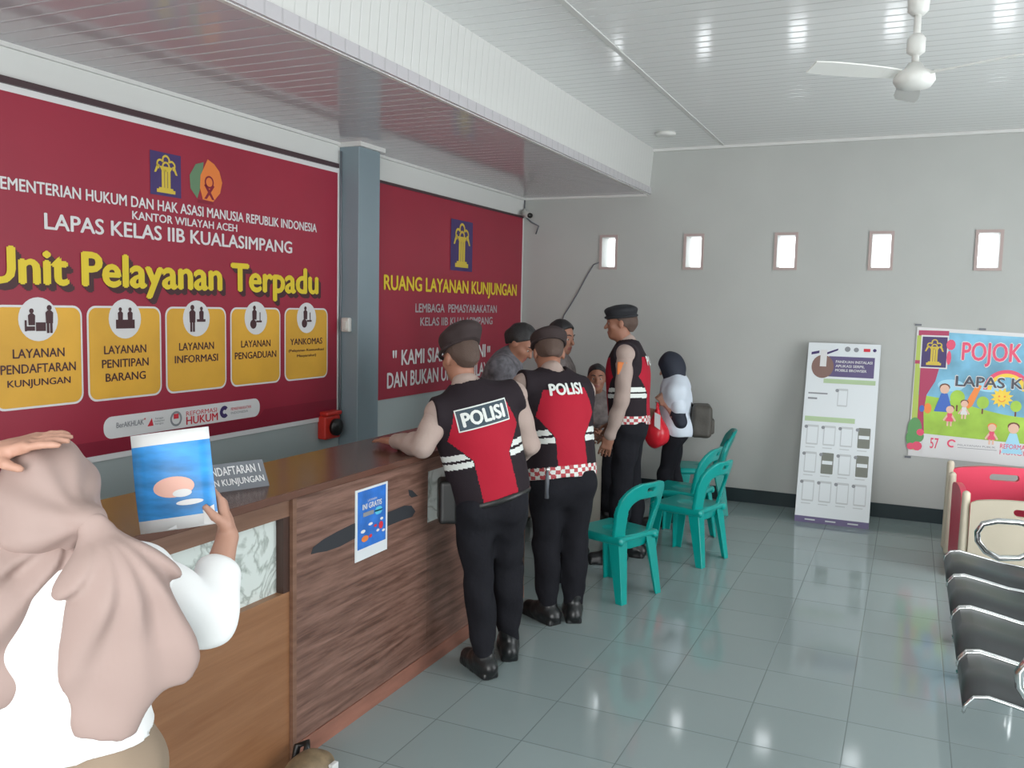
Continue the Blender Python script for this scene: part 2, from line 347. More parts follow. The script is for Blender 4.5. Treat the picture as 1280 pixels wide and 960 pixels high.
# ------------------------------------------------------------------ big service banner
def wallpage(off): return Page((XW + off, 0, 0), (0, 1, 0), (0, 0, 1))
bn = empty('banner', (XW, 3.7, .99), 'large red service-unit banner with five amber boxes on the left wall', 'banner')
B0, B1, BZ0, BZ1 = 1.15, 5.005, .988, 2.652
box('banner_sheet', (XW, B0, BZ0 - .03), (XW + .012, B1 + .012, BZ1 + .035), 'print_white', bn)
box('hanging_rod', (XW, B0, BZ1 + .03), (XW + .03, B1 - .01, BZ1 + .06), 'rod_brown', bn)
pg = wallpage(.012)
pg.poly('printed_ground', [rect(B0, B1 - .004, BZ0, BZ1)], 'red_banner', bn, .001)
pg.poly('lower_band', [[(B0, BZ0), (B1 - .004, BZ0), (B1 - .004, 1.10), (4.25, 1.10), (4.2, 1.06), (B0, 1.06)]], 'dark_red', bn, .0018)
emblem(pg, 3.378, 3.588, 2.31, 2.535, bn, .003)
# second crest: green leaf, orange flame disc
cx_, cz_ = 3.775, 2.425
pg.poly('crest_leaf', [[(cx_ - .02, cz_ + .105), (cx_ - .08, cz_ + .085), (cx_ - .125, cz_ + .02), (cx_ - .12, cz_ - .05), (cx_ - .07, cz_ - .10), (cx_ - .04, cz_ - .02)]], 'print_green', bn, .003)
pg.poly('crest_flame', [[(cx_ + .01, cz_ + .125), (cx_ - .045, cz_ + .03), (cx_ - .05, cz_ - .04), (cx_ - .03, cz_ - .10), (cx_ + .05, cz_ - .105), (cx_ + .105, cz_ - .05), (cx_ + .122, cz_ + .01), (cx_ + .10, cz_ + .07), (cx_ + .06, cz_ + .105)]], 'print_orange', bn, .0036)
pg.poly('crest_figure', ringpolys(cx_ + .02, cz_ + .0, .035, .01) + [[(cx_ - .02, cz_ - .095), (cx_ + .0, cz_ - .095), (cx_ + .06, cz_ - .02), (cx_ + .045, cz_ - .01)], [(cx_ + .06, cz_ - .095), (cx_ + .04, cz_ - .095), (cx_ - .02, cz_ - .02), (cx_ - .005, cz_ - .01)], rect(cx_ - .07, cx_ + .05, cz_ - .122, cz_ - .105)], 'dark_red', bn, .0044)
pg.text('KEMENTERIAN HUKUM DAN HAK ASASI MANUSIA REPUBLIK INDONESIA', 2.51, 4.768, 2.229, 2.285, 'print_white', bn, bold=.012, heavy=.045)
pg.text('KANTOR WILAYAH ACEH', 3.258, 4.016, 2.168, 2.211, 'print_white', bn, bold=.012, heavy=.045)
pg.text('LAPAS KELAS IIB KUALASIMPANG', 2.762, 4.515, 2.074, 2.150, 'print_white', bn, bold=.012, heavy=.045)
for k in range(1, 7):
    pg.text('Unit Pelayanan Terpadu', 2.455 + .005 * k, 4.785 + .005 * k, 1.765 - .0042 * k, 1.985 - .0042 * k, 'print_dark', bn, h=.0025 + .0003 * (6 - k), bold=.02, heavy=.075, name='lettering_shadow') if k in (2, 4, 6) else None
pg.text('Unit Pelayanan Terpadu', 2.455, 4.785, 1.768, 1.988, 'print_yellow', bn, h=.006, bold=.02, heavy=.075)
def person_icon(x, z, s, seat=False):
    q = [disc(x, z + .052 * s, .013 * s, n=12), [(x - .018 * s, z - .02 * s), (x + .018 * s, z - .02 * s), (x + .02 * s, z + .03 * s), (x + .008 * s, z + .04 * s), (x - .008 * s, z + .04 * s), (x - .02 * s, z + .03 * s)]]
    if not seat: q += [rect(x - .015 * s, x - .002 * s, z - .065 * s, z - .018 * s), rect(x + .002 * s, x + .015 * s, z - .065 * s, z - .018 * s)]
    return q
boxes = [(2.497, 2.952, ['LAYANAN', 'PENDAFTARAN', 'KUNJUNGAN']), (2.978, 3.437, ['LAYANAN', 'PENITIPAN', 'BARANG']), (3.466, 3.921, ['LAYANAN', 'INFORMASI']), (3.955, 4.401, ['LAYANAN', 'PENGADUAN']), (4.441, 4.892, ['YANKOMAS', '(Pelayanan Komunikasi', 'Masyarakat)'])]
lw = {'LAYANAN': .262, 'PENDAFTARAN': .38, 'KUNJUNGAN': .32, 'PENITIPAN': .29, 'BARANG': .25, 'INFORMASI': .325, 'PENGADUAN': .37, 'YANKOMAS': .335, '(Pelayanan Komunikasi': .37, 'Masyarakat)': .2}
for i, (a, b, lines) in enumerate(boxes):
    sb = pg.poly('service_box', [rrect(a, b, 1.258, 1.728, .05)], 'print_white', bn, .0024)
    pg.poly('box_fill', [rrect(a + .01, b - .01, 1.268, 1.718, .043)], 'box_amber', sb, .0034)
    c = (a + b) / 2 - .004
    ic = pg.poly('icon_disc', [disc(c, 1.664, .1)], 'print_white', sb, .0042)
    q = []
    if i == 0: q = person_icon(c - .035, 1.655, .9, True) + person_icon(c + .055, 1.665, 1.0) + [rect(c - .015, c + .035, 1.61, 1.65), rect(c - .06, c - .02, 1.612, 1.632), rect(c - .07, c - .06, 1.61, 1.66)]
    elif i == 1: q = person_icon(c - .03, 1.67, .8, True) + person_icon(c + .03, 1.67, .8, True) + [rect(c - .058, c + .058, 1.615, 1.66)]
    elif i == 2: q = person_icon(c - .032, 1.665, 1.15) + person_icon(c + .035, 1.675, .85, True) + [rect(c + .0, c + .065, 1.645, 1.66)]
    else: q = person_icon(c - .015, 1.675, 1.0, True) + [disc(c - .025, 1.628, .028), rect(c + .0, c + .05, 1.638, 1.65), rect(c + .03, c + .038, 1.65, 1.70)]
    pg.poly('icon', q, 'print_dark', sb, .0055)
    for j, t in enumerate(lines):
        hh = .042; z1 = 1.531 - .069 * j
        if t[0] == '(' or t[0] == 'M': hh = .022; z1 = 1.462 - .036 * (j - 1)
        pg.text(t, c - lw[t] / 2, c + lw[t] / 2, z1 - hh, z1, 'print_dark', sb, h=.0046, bold=.012, heavy=.04)
pl = pg.poly('logo_strip', [rrect(3.062, 4.207, 1.062, 1.174, .05)], 'print_white', bn, .0026)
pg.text('BerAKHLAK', 3.138, 3.312, 1.112, 1.140, 'print_grey', pl, h=.004, bold=.02); pg.text('#', 3.312, 3.325, 1.135, 1.146, 'print_red', pl, h=.004)
pg.poly('strip_mark', [[(3.335, 1.098), (3.365, 1.14), (3.375, 1.098)]], 'print_red', pl, .004)
pg.text('bangga\nmelayani\nbangsa', 3.38, 3.45, 1.098, 1.14, 'print_grey', pl, h=.004, bold=0)
pg.poly('strip_mark', ringpolys(3.532, 1.118, .042, .012), 'print_grey', pl, .004); pg.poly('strip_mark', [rect(3.515, 3.55, 1.118, 1.145)], 'print_red', pl, .0045)
pg.text('REFORMASI', 3.605, 3.84, 1.125, 1.150, 'print_red', pl, h=.004, bold=0); pg.text('HUKUM', 3.605, 3.848, 1.075, 1.12, 'print_red', pl, h=.004, bold=.03)
pg.poly('strip_mark', ringpolys(3.90, 1.118, .036, .024, 40, 320), 'print_blue', pl, .004)
pg.text('PEMASYARAKATAN', 3.955, 4.126, 1.12, 1.137, 'print_red', pl, h=.004, bold=0); pg.text('INDONESIA', 3.955, 4.10, 1.098, 1.112, 'print_grey', pl, h=.004, bold=0)

# ------------------------------------------------------------------ visiting-room banner
b2 = empty('banner', (XW, 6.8, 1.04), 'red visiting-room banner with gold headline between column and far corner', 'banner')
box('banner_sheet', (XW, 5.50, 1.04), (XW + .015, 8.12, 2.655), 'red_banner', b2)
box('top_rail', (XW, 5.50, 2.655), (XW + .025, 8.12, 2.675), 'rod_brown', b2)
pg = wallpage(.015)
emblem(pg, 6.612, 7.018, 2.068, 2.505, b2)
pg.text('RUANG LAYANAN KUNJUNGAN', 5.577, 8.00, 1.836, 1.988, 'print_yellow', b2, bold=.012, heavy=.06)
pg.text('LEMBAGA  PEMASYARAKATAN', 6.04, 7.547, 1.703, 1.776, 'print_silver', b2, bold=.03)
pg.text('KELAS IIB KUALASIMPANG', 6.12, 7.458, 1.594, 1.664, 'print_silver', b2, bold=.03)
pg.text('"', 5.71, 5.77, 1.35, 1.41, 'print_white', b2, bold=.02); pg.text('"', 7.36, 7.42, 1.33, 1.39, 'print_white', b2, bold=.02)
pg.text('KAMI SIAP MELAYANI', 5.838, 7.32, 1.288, 1.412, 'print_white', b2, bold=.012, heavy=.05)
pg.text('DAN BUKAN UNTUK DILAYANI', 5.634, 7.60, 1.118, 1.242, 'print_white', b2, bold=.012, heavy=.05)

# ------------------------------------------------------------------ small wall things
bm = bmesh.new(); bm_box(bm, (XW + .155, 5.10, 1.55), (XW + .185, 5.17, 1.68)); bm_box(bm, (XW + .183, 5.12, 1.58), (XW + .192, 5.15, 1.65))
sw = on_y(434, 406, 5.03)
box_o = empty('wall_switch', (sw[0], 5.04, sw[2]), 'small white switch box on the side of the blue-grey column', 'switch')
box('switch_case', (sw[0] - .035, 5.0, sw[2] - .05), (sw[0] + .035, 5.04, sw[2] + .05), 'white_plastic', box_o, .012)
box('rocker', (sw[0] - .018, 4.992, sw[2] - .028), (sw[0] + .018, 5.002, sw[2] + .028), 'white_plastic', box_o, .004)
bm.free()
rc = on_x(415, 532, XW + .06)
rb = empty('red_wall_box', rc, 'small red and black box on the wall below the service banner', 'box')
box('case', (XW, rc[1] - .085, rc[2] - .09), (XW + .07, rc[1] + .085, rc[2] + .07), 'red_box', rb, .012)
box('lid', (XW, rc[1] - .075, rc[2] + .07), (XW + .08, rc[1] + .095, rc[2] + .10), 'red_box', rb, .012)
bm = bmesh.new(); bm_tube(bm, [(XW + .07, rc[1] + .015, rc[2] - .01), (XW + .10, rc[1] + .015, rc[2] - .01)], .058, 20); from_bm(bm, 'dial', 'black_plastic', rb, True)
cv = V(-3.60, 8.10, 2.70)
cc = empty('security_camera', cv, 'small pale security camera in the corner above the visiting-room banner', 'camera')
tube('camera_body', [cv + V(.0, -.02, 0), cv + V(.10, -.10, -.03)], .032, 'white_plastic', cc, 14)
tube('lens', [cv + V(.10, -.10, -.03), cv + V(.115, -.112, -.035)], .026, 'black_plastic', cc, 14)
tube('bracket', [cv + V(-.03, .07, .05), cv + V(.0, .0, .02)], .012, 'white_plastic', cc)
tag(tube('camera_cable', [(XW + .012, 8.165, 2.86), (XW + .012, 8.165, 2.76), (-3.6, 8.165, 2.66), (-3.55, 8.168, 2.62), (-3.47, 8.17, 2.58), (-3.5, 8.17, 2.50)], .007, 'plastic_grey', None, 6), 'thin grey cable running down the far corner beside the camera', 'cable')
c1 = [on_y(x, y, YF - .008) for x, y in ((749, 328), (742, 331), (735, 342), (720, 370), (705, 394), (698, 415), (690, 440))]
tag(tube('wall_cable', c1, .006, 'plastic_grey', None, 6), 'thin dark cable slanting down the far wall from the first vent', 'cable')
c2 = [(XW + .02, 5.03, 2.8), (XW + .03, 5.02, 2.5), (XW + .02, 5.025, 2.2), (XW + .035, 5.015, 1.95), (XW + .02, 5.03, 1.7), (XW + .025, 5.025, 1.2), (XW + .02, 5.03, .9)]
tag(tube('column_cable', c2, .006, 'plastic_grey', None, 6), 'grey cable hanging down between the service banner and the column', 'cable')

# ------------------------------------------------------------------ the counter
CX, CT, CB = -2.06, 1.07, -2.53
ct = empty('counter', (CX, 2.6, 0), 'long brown reception counter with marble insets along the left wall', 'counter')
CY0, CY1 = -.3, 4.75
box('counter_top', (CB, CY0, CT - .03), (CX + .012, CY1 + .02, CT), 'counter_top', ct, .004)
box('carcass', (CB + .03, CY0 + .01, .0), (CX - .06, CY1 - .01, CT - .03), 'wood_dark', ct)
box('wide_front', (CX - .06, 2.588, .075), (CX, 3.575, CT - .03), 'wood_streak', ct, .003)
box('edge_strip', (CX - .058, 2.566, .0), (CX + .003, 2.588, CT - .03), 'wood_rail', ct)
box('plinth', (CX - .07, 2.588, 0), (CX + .004, CY1, .075), 'plinth_red', ct)
# left bay: rail, marble, lower board
box('top_rail', (CX - .06, CY0, .972), (CX - .012, 2.566, CT - .03), 'wood_rail', ct)
box('marble_inset', (CX - .07, .9, .684), (CX - .045, 2.53, .972), 'marble', ct)
box('stile', (CX - .06, 2.53, .684), (CX - .012, 2.566, .972), 'wood_dark', ct)
box('lower_front', (CX - .06, CY0, 0), (CX - .012, 2.566, .684), 'wood_orange', ct, .002)
# right bay
box('front_board', (CX - .06, 3.575, .075), (CX - .001, CY1, .72), 'wood_streak', ct)
box('upper_rail', (CX - .06, 3.575, .975), (CX - .001, CY1, CT - .03), 'wood_streak', ct)
box('marble_inset', (CX - .07, 3.577, .72), (CX - .012, 4.6, .975), 'marble', ct)
box('end_panel', (CB + .03, CY1 - .012, 0), (CX - .001, CY1 + .006, CT - .03), 'wood_streak', ct)
box('end_stile', (CX - .06, 4.6, .72), (CX - .001, CY1, .975), 'wood_streak', ct)
cp = Page((CX, 0, 0), (0, 1, 0), (0, 0, 1))
def cpx(pts): return [tuple(on_x(x, y, CX)[1:]) for x, y in pts]
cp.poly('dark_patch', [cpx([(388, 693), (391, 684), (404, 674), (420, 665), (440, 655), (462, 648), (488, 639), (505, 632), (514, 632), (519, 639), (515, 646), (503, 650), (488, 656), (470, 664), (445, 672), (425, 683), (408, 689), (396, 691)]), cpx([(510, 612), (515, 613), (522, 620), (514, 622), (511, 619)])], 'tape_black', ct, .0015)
# poster taped on the wide front
q = [on_x(x, y, CX)[1:] for x, y in ((444, 613), (484, 602), (483, 687), (443, 703))]
ya, yb = (q[0][0] + q[3][0]) / 2, (q[1][0] + q[2][0]) / 2; za, zb = (q[2][1] + q[3][1]) / 2, (q[0][1] + q[1][1]) / 2
po = empty('poster', (CX, ya, za), 'small blue and white poster taped on the streaky wood counter front', 'poster')
box('sheet', (CX, ya, za), (CX + .003, yb, zb), 'board_white', po)
pp = Page((CX + .003, ya, za), (0, 1, 0), (0, 0, 1)); PW, PH = yb - ya, zb - za
m_pb = mat('poster_blue', (.03, .16, .55), .4, var=.25, vscale=14)
M['poster_blue'] = m_pb
pp.poly('printed_ground', [rect(.06 * PW, .94 * PW, .16 * PH, .97 * PH)], 'poster_blue', po, .001)
pp.text('LAYANAN', .36 * PW, .64 * PW, .80 * PH, .83 * PH, 'print_white', po, .002, 0)
pp.text('INI GRATIS', .2 * PW, .8 * PW, .70 * PH, .78 * PH, 'print_white', po, .002, .04)
pp.poly('printed_strip', [rect(.22 * PW, .55 * PW, .60 * PH, .66 * PH)], 'print_grey', po, .002)
add('print_cyan', (.1, .5, .7), .4)
pp.poly('printed_badge', [rrect(.58 * PW, .82 * PW, .57 * PH, .68 * PH, .02)], 'print_cyan', po, .002)
pp.poly('printed_clouds', [disc(.45 * PW, .47 * PH, .07 * PW, .02 * PH, 10), disc(.22 * PW, .40 * PH, .07 * PW, .025 * PH, 10), disc(.8 * PW, .49 * PH, .05 * PW, .02 * PH, 10), disc(.68 * PW, .34 * PH, .05 * PW, .02 * PH, 10), disc(.86 * PW, .31 * PH, .05 * PW, .02 * PH, 10)], 'print_white', po, .002)
pp.poly('printed_figures', [disc(.28 * PW, .29 * PH, .11 * PW, .045 * PH, 12)], 'print_orange', po, .0022)
pp.poly('printed_figures', [disc(.78 * PW, .40 * PH, .07 * PW, .055 * PH, 12), disc(.45 * PW, .30 * PH, .05 * PW, .025 * PH, 10), disc(.6 * PW, .42 * PH, .05 * PW, .02 * PH, 10)], 'print_red', po, .0022)
# acrylic desk sign standing on the counter
s0, s1 = on_z(262, 617, CT), on_z(338, 606, CT)
sd = empty('desk_sign', s0, 'grey acrylic registration sign standing on the counter top', 'sign')
sa, sbv = on_z(252, 619, CT), on_z(337, 607, CT)
sl = np.linalg.norm(sbv - sa); tu = V(-.34, 0, .94)
sp = Page(sa, nz(sbv - sa), tu)
bm = bmesh.new(); vs = [bm.verts.new(sp.p(a, b, h)) for h in (0, -.006) for a, b in ((0, 0), (sl, 0), (sl, .105), (0, .105))]
for f in ((0, 1, 2, 3), (4, 5, 6, 7), (0, 1, 5, 4), (1, 2, 6, 5), (2, 3, 7, 6), (3, 0, 4, 7)): bm.faces.new([vs[i] for i in f])
from_bm(bm, 'plate', 'plastic_grey', sd)
bm = bmesh.new(); vs = [bm.verts.new(p) for p in (sp.p(0, .08, -.006), sp.p(sl, .08, -.006), sbv + V(-.10, 0, 0), sa + V(-.10, 0, 0))]; vs2 = [bm.verts.new(V(*v.co) + V(-.004, 0, 0)) for v in vs]
bm.faces.new(vs); bm.faces.new(vs2[::-1])
for i in range(4): bm.faces.new((vs[i], vs[(i + 1) % 4], vs2[(i + 1) % 4], vs2[i]))
from_bm(bm, 'back_foot', 'plastic_grey', sd)
sp.text('PENDAFTARAN 1', .10 * sl, .93 * sl, .06, .092, 'print_white', sd, .001, .02); sp.text('DAN KUNJUNGAN', .06 * sl, .95 * sl, .014, .046, 'print_white', sd, .001, .02)
# bundle on the floor by the counter corner
# ------------------------------------------------------------------ smooth implicit surfaces for bodies, clothing and moulded plastic
class Solid:
    def __init__(s): s.q = []
    def cap(s, a, b, ra, rb=None, k=.02, flat=None, f=1., tag=''):
        s.q.append(['c', V(*a), V(*b), ra, ra if rb is None else rb, k, None if flat is None else nz(flat), f, tag]); return s
    def ell(s, c, R, r, k=.02, tag=''):
        s.q.append(['e', V(*c), np.asarray(R, float), V(*r), 0, k, None, 1., tag]); return s
    def box(s, c, R, h, rd=.01, k=.01, tag=''):
        s.q.append(['b', V(*c), np.asarray(R, float), V(*h), rd, k, None, 1., tag]); return s
    def pick(s, tags, off=0., k=None):
        o = Solid()
        for p in s.q:
            if p[8] in tags:
                p = list(p)
                if p[0] == 'c': p[3] = p[3] + off; p[4] = p[4] + off
                elif p[0] == 'e': p[3] = p[3] + off
                else: p[3] = p[3] + off
                if k: p[5] = k
                o.q.append(p)
        return o
    def bounds(s, p):
        if p[0] == 'c': r = max(p[3], p[4]); return np.minimum(p[1], p[2]) - r, np.maximum(p[1], p[2]) + r
        if p[0] == 'e': e = np.abs(p[2]) @ p[3]; return p[1] - e, p[1] + e
        e = np.abs(p[2]) @ (p[3] + p[4]); return p[1] - e, p[1] + e
    def mesh(s, h, cuts=(), wr=None, func=None, sub=None):
        lo = np.min([s.bounds(p)[0] for p in s.q], 0) - 3 * h; hi = np.max([s.bounds(p)[1] for p in s.q], 0) + 3 * h
        n = np.ceil((hi - lo) / h).astype(int) + 1
        D = np.full(n, .2, np.float32)
        ax = [(lo[i] + h * np.arange(n[i])).astype(np.float32) for i in range(3)]
        def apply(p, mode):
            a, b = s.bounds(p); m = p[5] + 3 * h
            i0 = np.clip(np.floor((a - m - lo) / h).astype(int), 0, n - 1); i1 = np.clip(np.ceil((b + m - lo) / h).astype(int) + 1, 1, n)
            X = ax[0][i0[0]:i1[0], None, None]; Y = ax[1][None, i0[1]:i1[1], None]; Z = ax[2][None, None, i0[2]:i1[2]]
            if p[0] == 'c':
                d = p[2] - p[1]; L = max(float(d @ d), 1e-9); qx, qy, qz = X - p[1][0], Y - p[1][1], Z - p[1][2]
                t = np.clip((qx * d[0] + qy * d[1] + qz * d[2]) / L, 0, 1)
                qx = qx - t * d[0]; qy = qy - t * d[1]; qz = qz - t * d[2]
                d2 = qx * qx + qy * qy + qz * qz
                if p[6] is not None:
                    w_ = qx * p[6][0] + qy * p[6][1] + qz * p[6][2]; d2 = d2 + w_ * w_ * (p[7] ** 2 - 1)
                v = np.sqrt(d2) - (p[3] + (p[4] - p[3]) * t)
                if p[6] is not None: v = v / (1 + (p[7] - 1) * .5)
            else:
                R = p[2]; qx, qy, qz = X - p[1][0], Y - p[1][1], Z - p[1][2]
                l = [qx * R[0, i] + qy * R[1, i] + qz * R[2, i] for i in range(3)]
                if p[0] == 'e':
                    k0 = np.sqrt(sum((l[i] / p[3][i]) ** 2 for i in range(3))); k1 = np.sqrt(sum((l[i] / p[3][i] ** 2) ** 2 for i in range(3))) + 1e-6
                    v = k0 * (k0 - 1) / k1
                else:
                    e = [np.abs(l[i]) - p[3][i] for i in range(3)]
                    v = np.sqrt(sum(np.maximum(x, 0) ** 2 for x in e)) + np.minimum(np.maximum(np.maximum(e[0], e[1]), e[2]), 0) - p[4]
            S = D[i0[0]:i1[0], i0[1]:i1[1], i0[2]:i1[2]]; k = p[5]
            if mode < 0: np.maximum(S, -v, out=S); return
            hh = np.clip(.5 + .5 * (v - S) / k, 0, 1)
            S[...] = v + (S - v) * hh - k * hh * (1 - hh)
        for p in s.q: apply(p, 1)
        if sub:
            for p in sub.q: apply(p, -1)
        X, Y, Z = ax[0][:, None, None], ax[1][None, :, None], ax[2][None, None, :]
        for c, nn in cuts:
            nn = nz(nn); np.maximum(D, (X - c[0]) * nn[0] + (Y - c[1]) * nn[1] + (Z - c[2]) * nn[2], out=D)
        if wr: D += wr(X, Y, Z).astype(np.float32)
        if func: D = func(D, X, Y, Z).astype(np.float32)
        return snets(D, lo, h)
def snets(D, lo, h):
    D[0] = D[-1] = .1; D[:, 0] = D[:, -1] = .1; D[:, :, 0] = D[:, :, -1] = .1
    S = D < 0; n = D.shape
    sl = lambda o: tuple(slice(o[i], n[i] - 1 + o[i]) for i in range(3))
    cnt = np.zeros([x - 1 for x in n], np.int8)
    cor = [(i, j, k) for i in (0, 1) for j in (0, 1) for k in (0, 1)]
    for c in cor: cnt += S[sl(c)]
    act = (cnt > 0) & (cnt < 8); I = np.stack(np.nonzero(act), 1)
    idx = np.full(act.shape, -1, np.int32); idx[act] = np.arange(len(I))
    acc = np.zeros((len(I), 3)); num = np.zeros(len(I))
    for a in cor:
        for x in range(3):
            if a[x]: continue
            b = list(a); b[x] = 1
            da = D[I[:, 0] + a[0], I[:, 1] + a[1], I[:, 2] + a[2]]; db = D[I[:, 0] + b[0], I[:, 1] + b[1], I[:, 2] + b[2]]
            m = (da < 0) != (db < 0); t = da[m] / (da[m] - db[m])
            P = np.tile(np.array(a, float), (m.sum(), 1)); P[:, x] += t
            acc[m] += P; num[m] += 1
    W = lo + h * (I + acc / num[:, None])
    F = []
    for x in range(3):
        y, z = (x + 1) % 3, (x + 2) % 3
        A = [slice(1, None)] * 3; B = [slice(1, None)] * 3
        A = [slice(1, n[i] - 1) for i in range(3)]; A[x] = slice(0, n[x] - 1); B = list(A); B[x] = slice(1, n[x])
        s0, s1 = S[tuple(A)], S[tuple(B)]
        E = np.stack(np.nonzero(s0 != s1), 1); e0 = s0[s0 != s1]
        o = np.array([1, 1, 1]); o[x] = 0; E = E + o
        def cell(dy, dz):
            q = E.copy(); q[:, y] += dy; q[:, z] += dz; return idx[q[:, 0], q[:, 1], q[:, 2]]
        Q = np.stack([cell(-1, -1), cell(0, -1), cell(0, 0), cell(-1, 0)], 1)
        Q[~e0] = Q[~e0][:, ::-1]; F.append(Q)
    return W, np.concatenate(F)
def mesh_np(name, W, F, mats, parent=None, cls=None, group_smooth=True):
    me = bpy.data.meshes.new(name); k = F.shape[1]
    me.vertices.add(len(W)); me.vertices.foreach_set('co', np.ascontiguousarray(W, np.float32).ravel())
    me.loops.add(F.size); me.loops.foreach_set('vertex_index', np.ascontiguousarray(F, np.int32).ravel())
    me.polygons.add(len(F)); me.polygons.foreach_set('loop_start', np.arange(0, F.size, k, dtype=np.int32)); me.polygons.foreach_set('loop_total', np.full(len(F), k, np.int32))
    me.polygons.foreach_set('use_smooth', np.ones(len(F), bool)); me.update(calc_edges=True)
    o = link(name, me, mats, parent)
    if cls is not None:
        me.polygons.foreach_set('material_index', np.ascontiguousarray(cls(W[F].mean(1)), np.int32))
    return o
def folds(a, fx, fy, fz, ph=0.):
    return lambda X, Y, Z: a * (np.sin(fx * X + fz * .35 * Z + ph) * np.sin(fy * Y - fz * .5 * Z + 1.3 * ph) + .6 * np.sin(fz * Z + .5 * fx * X + 2 * ph + 1.5 * np.sin(fy * Y * .6)))
def frame(r, u):
    u = nz(u); r = nz(np.asarray(r) - u * (np.asarray(r) @ u)); return np.stack([r, np.cross(u, r), u], 1)

def hand(S, w_, d, n, t, s=1., curl=(.35, .45), spread=.012, thumb=.55, tag='hand'):
    """palm with five separate fingers: d along the hand, n out of the palm, t towards the thumb"""
    d = nz(d); n = nz(n - d * (n @ d)); t = nz(t - d * (t @ d) - n * (t @ n))
    S.cap(w_, w_ + d * .03 * s, .026 * s, .03 * s, .02, n, 1.5, tag)
    S.box(w_ + d * .052 * s, np.stack([t, n, d], 1), V(.030, .006, .032) * s, .008 * s, .012, tag)
    for o, L in ((.034, .068), (.0115, .077), (-.0115, .072), (-.034, .057)):
        p = w_ + d * .088 * s + t * o * s; a = curl[0]; dd = d + t * o * spread / .034 * 8
        dd = nz(dd)
        for j, fr in enumerate((.45, .31, .24)):
            v = dd * math.cos(a) + n * math.sin(a); q = p + v * L * fr * s
            r0 = (.0092, .0085, .0076)[j] * s; S.cap(p, q, r0, r0 - .0007 * s, .006, tag=tag); p = q; a += curl[1]
    p = w_ + d * .022 * s + t * .034 * s; v = nz(d * .72 + t * .62 + n * thumb)
    q = p + v * .038 * s; S.cap(p, q, .0135 * s, .0105 * s, .012, tag=tag)
    S.cap(q, q + nz(v + d * .5 - t * .25 + n * .15) * .032 * s, .0105 * s, .0085 * s, .006, tag=tag)
def head_prims(S, c, R, s=1.):
    r, f, u = R[:, 0], R[:, 1], R[:, 2]
    P = lambda a, b, z: c + (r * a + f * b + u * z) * s
    S.ell(P(0, -.008, .022), R, V(.075, .094, .090) * s, .02, 'head')
    S.ell(P(0, .024, -.048), R, V(.058, .064, .072) * s, .03, 'head')
    S.ell(P(0, .062, -.094), R, V(.028, .024, .022) * s, .03, 'head')
    S.cap(P(0, .086, .004), P(0, .108, -.034), .008 * s, .013 * s, .012, tag='head')
    for e in (-1, 1):
        S.cap(P(.012 * e, .082, .016), P(.046 * e, .066, .014), .011 * s, .010 * s, .015, tag='head')
        S.ell(P(.042 * e, .056, -.03), R, V(.024, .022, .02) * s, .025, 'head')
        S.ell(P(.078 * e, -.008, -.012), R, V(.010, .019, .031) * s, .008, 'head')
    S.ell(P(0, .083, -.064), R, V(.025, .014, .007) * s, .008, 'head'); S.ell(P(0, .080, -.076), R, V(.022, .014, .008) * s, .008, 'head')
def face_parts(par, c, R, s=1.):
    r, f, u = R[:, 0], R[:, 1], R[:, 2]
    for e in (-1, 1):
        p = c + (r * .031 * e + f * .0755 + u * -.006) * s
        bm = bmesh.new(); bmesh.ops.create_uvsphere(bm, u_segments=12, v_segments=8, radius=.0105 * s, matrix=Matrix.Translation(p)); ey = from_bm(bm, 'eye', 'eye_white', par, True)
        bm = bmesh.new(); bmesh.ops.create_uvsphere(bm, u_segments=12, v_segments=8, radius=.006 * s, matrix=Matrix.Translation(p + f * .0062 * s)); from_bm(bm, 'iris', 'iris', ey, True)
        tube('eyebrow', [c + (r * x * e + f * y + u * z) * s for x, y, z in ((.014, .094, .021), (.032, .090, .028), (.052, .073, .022))], [.0035, .0042, .002], 'hair', par, 6)

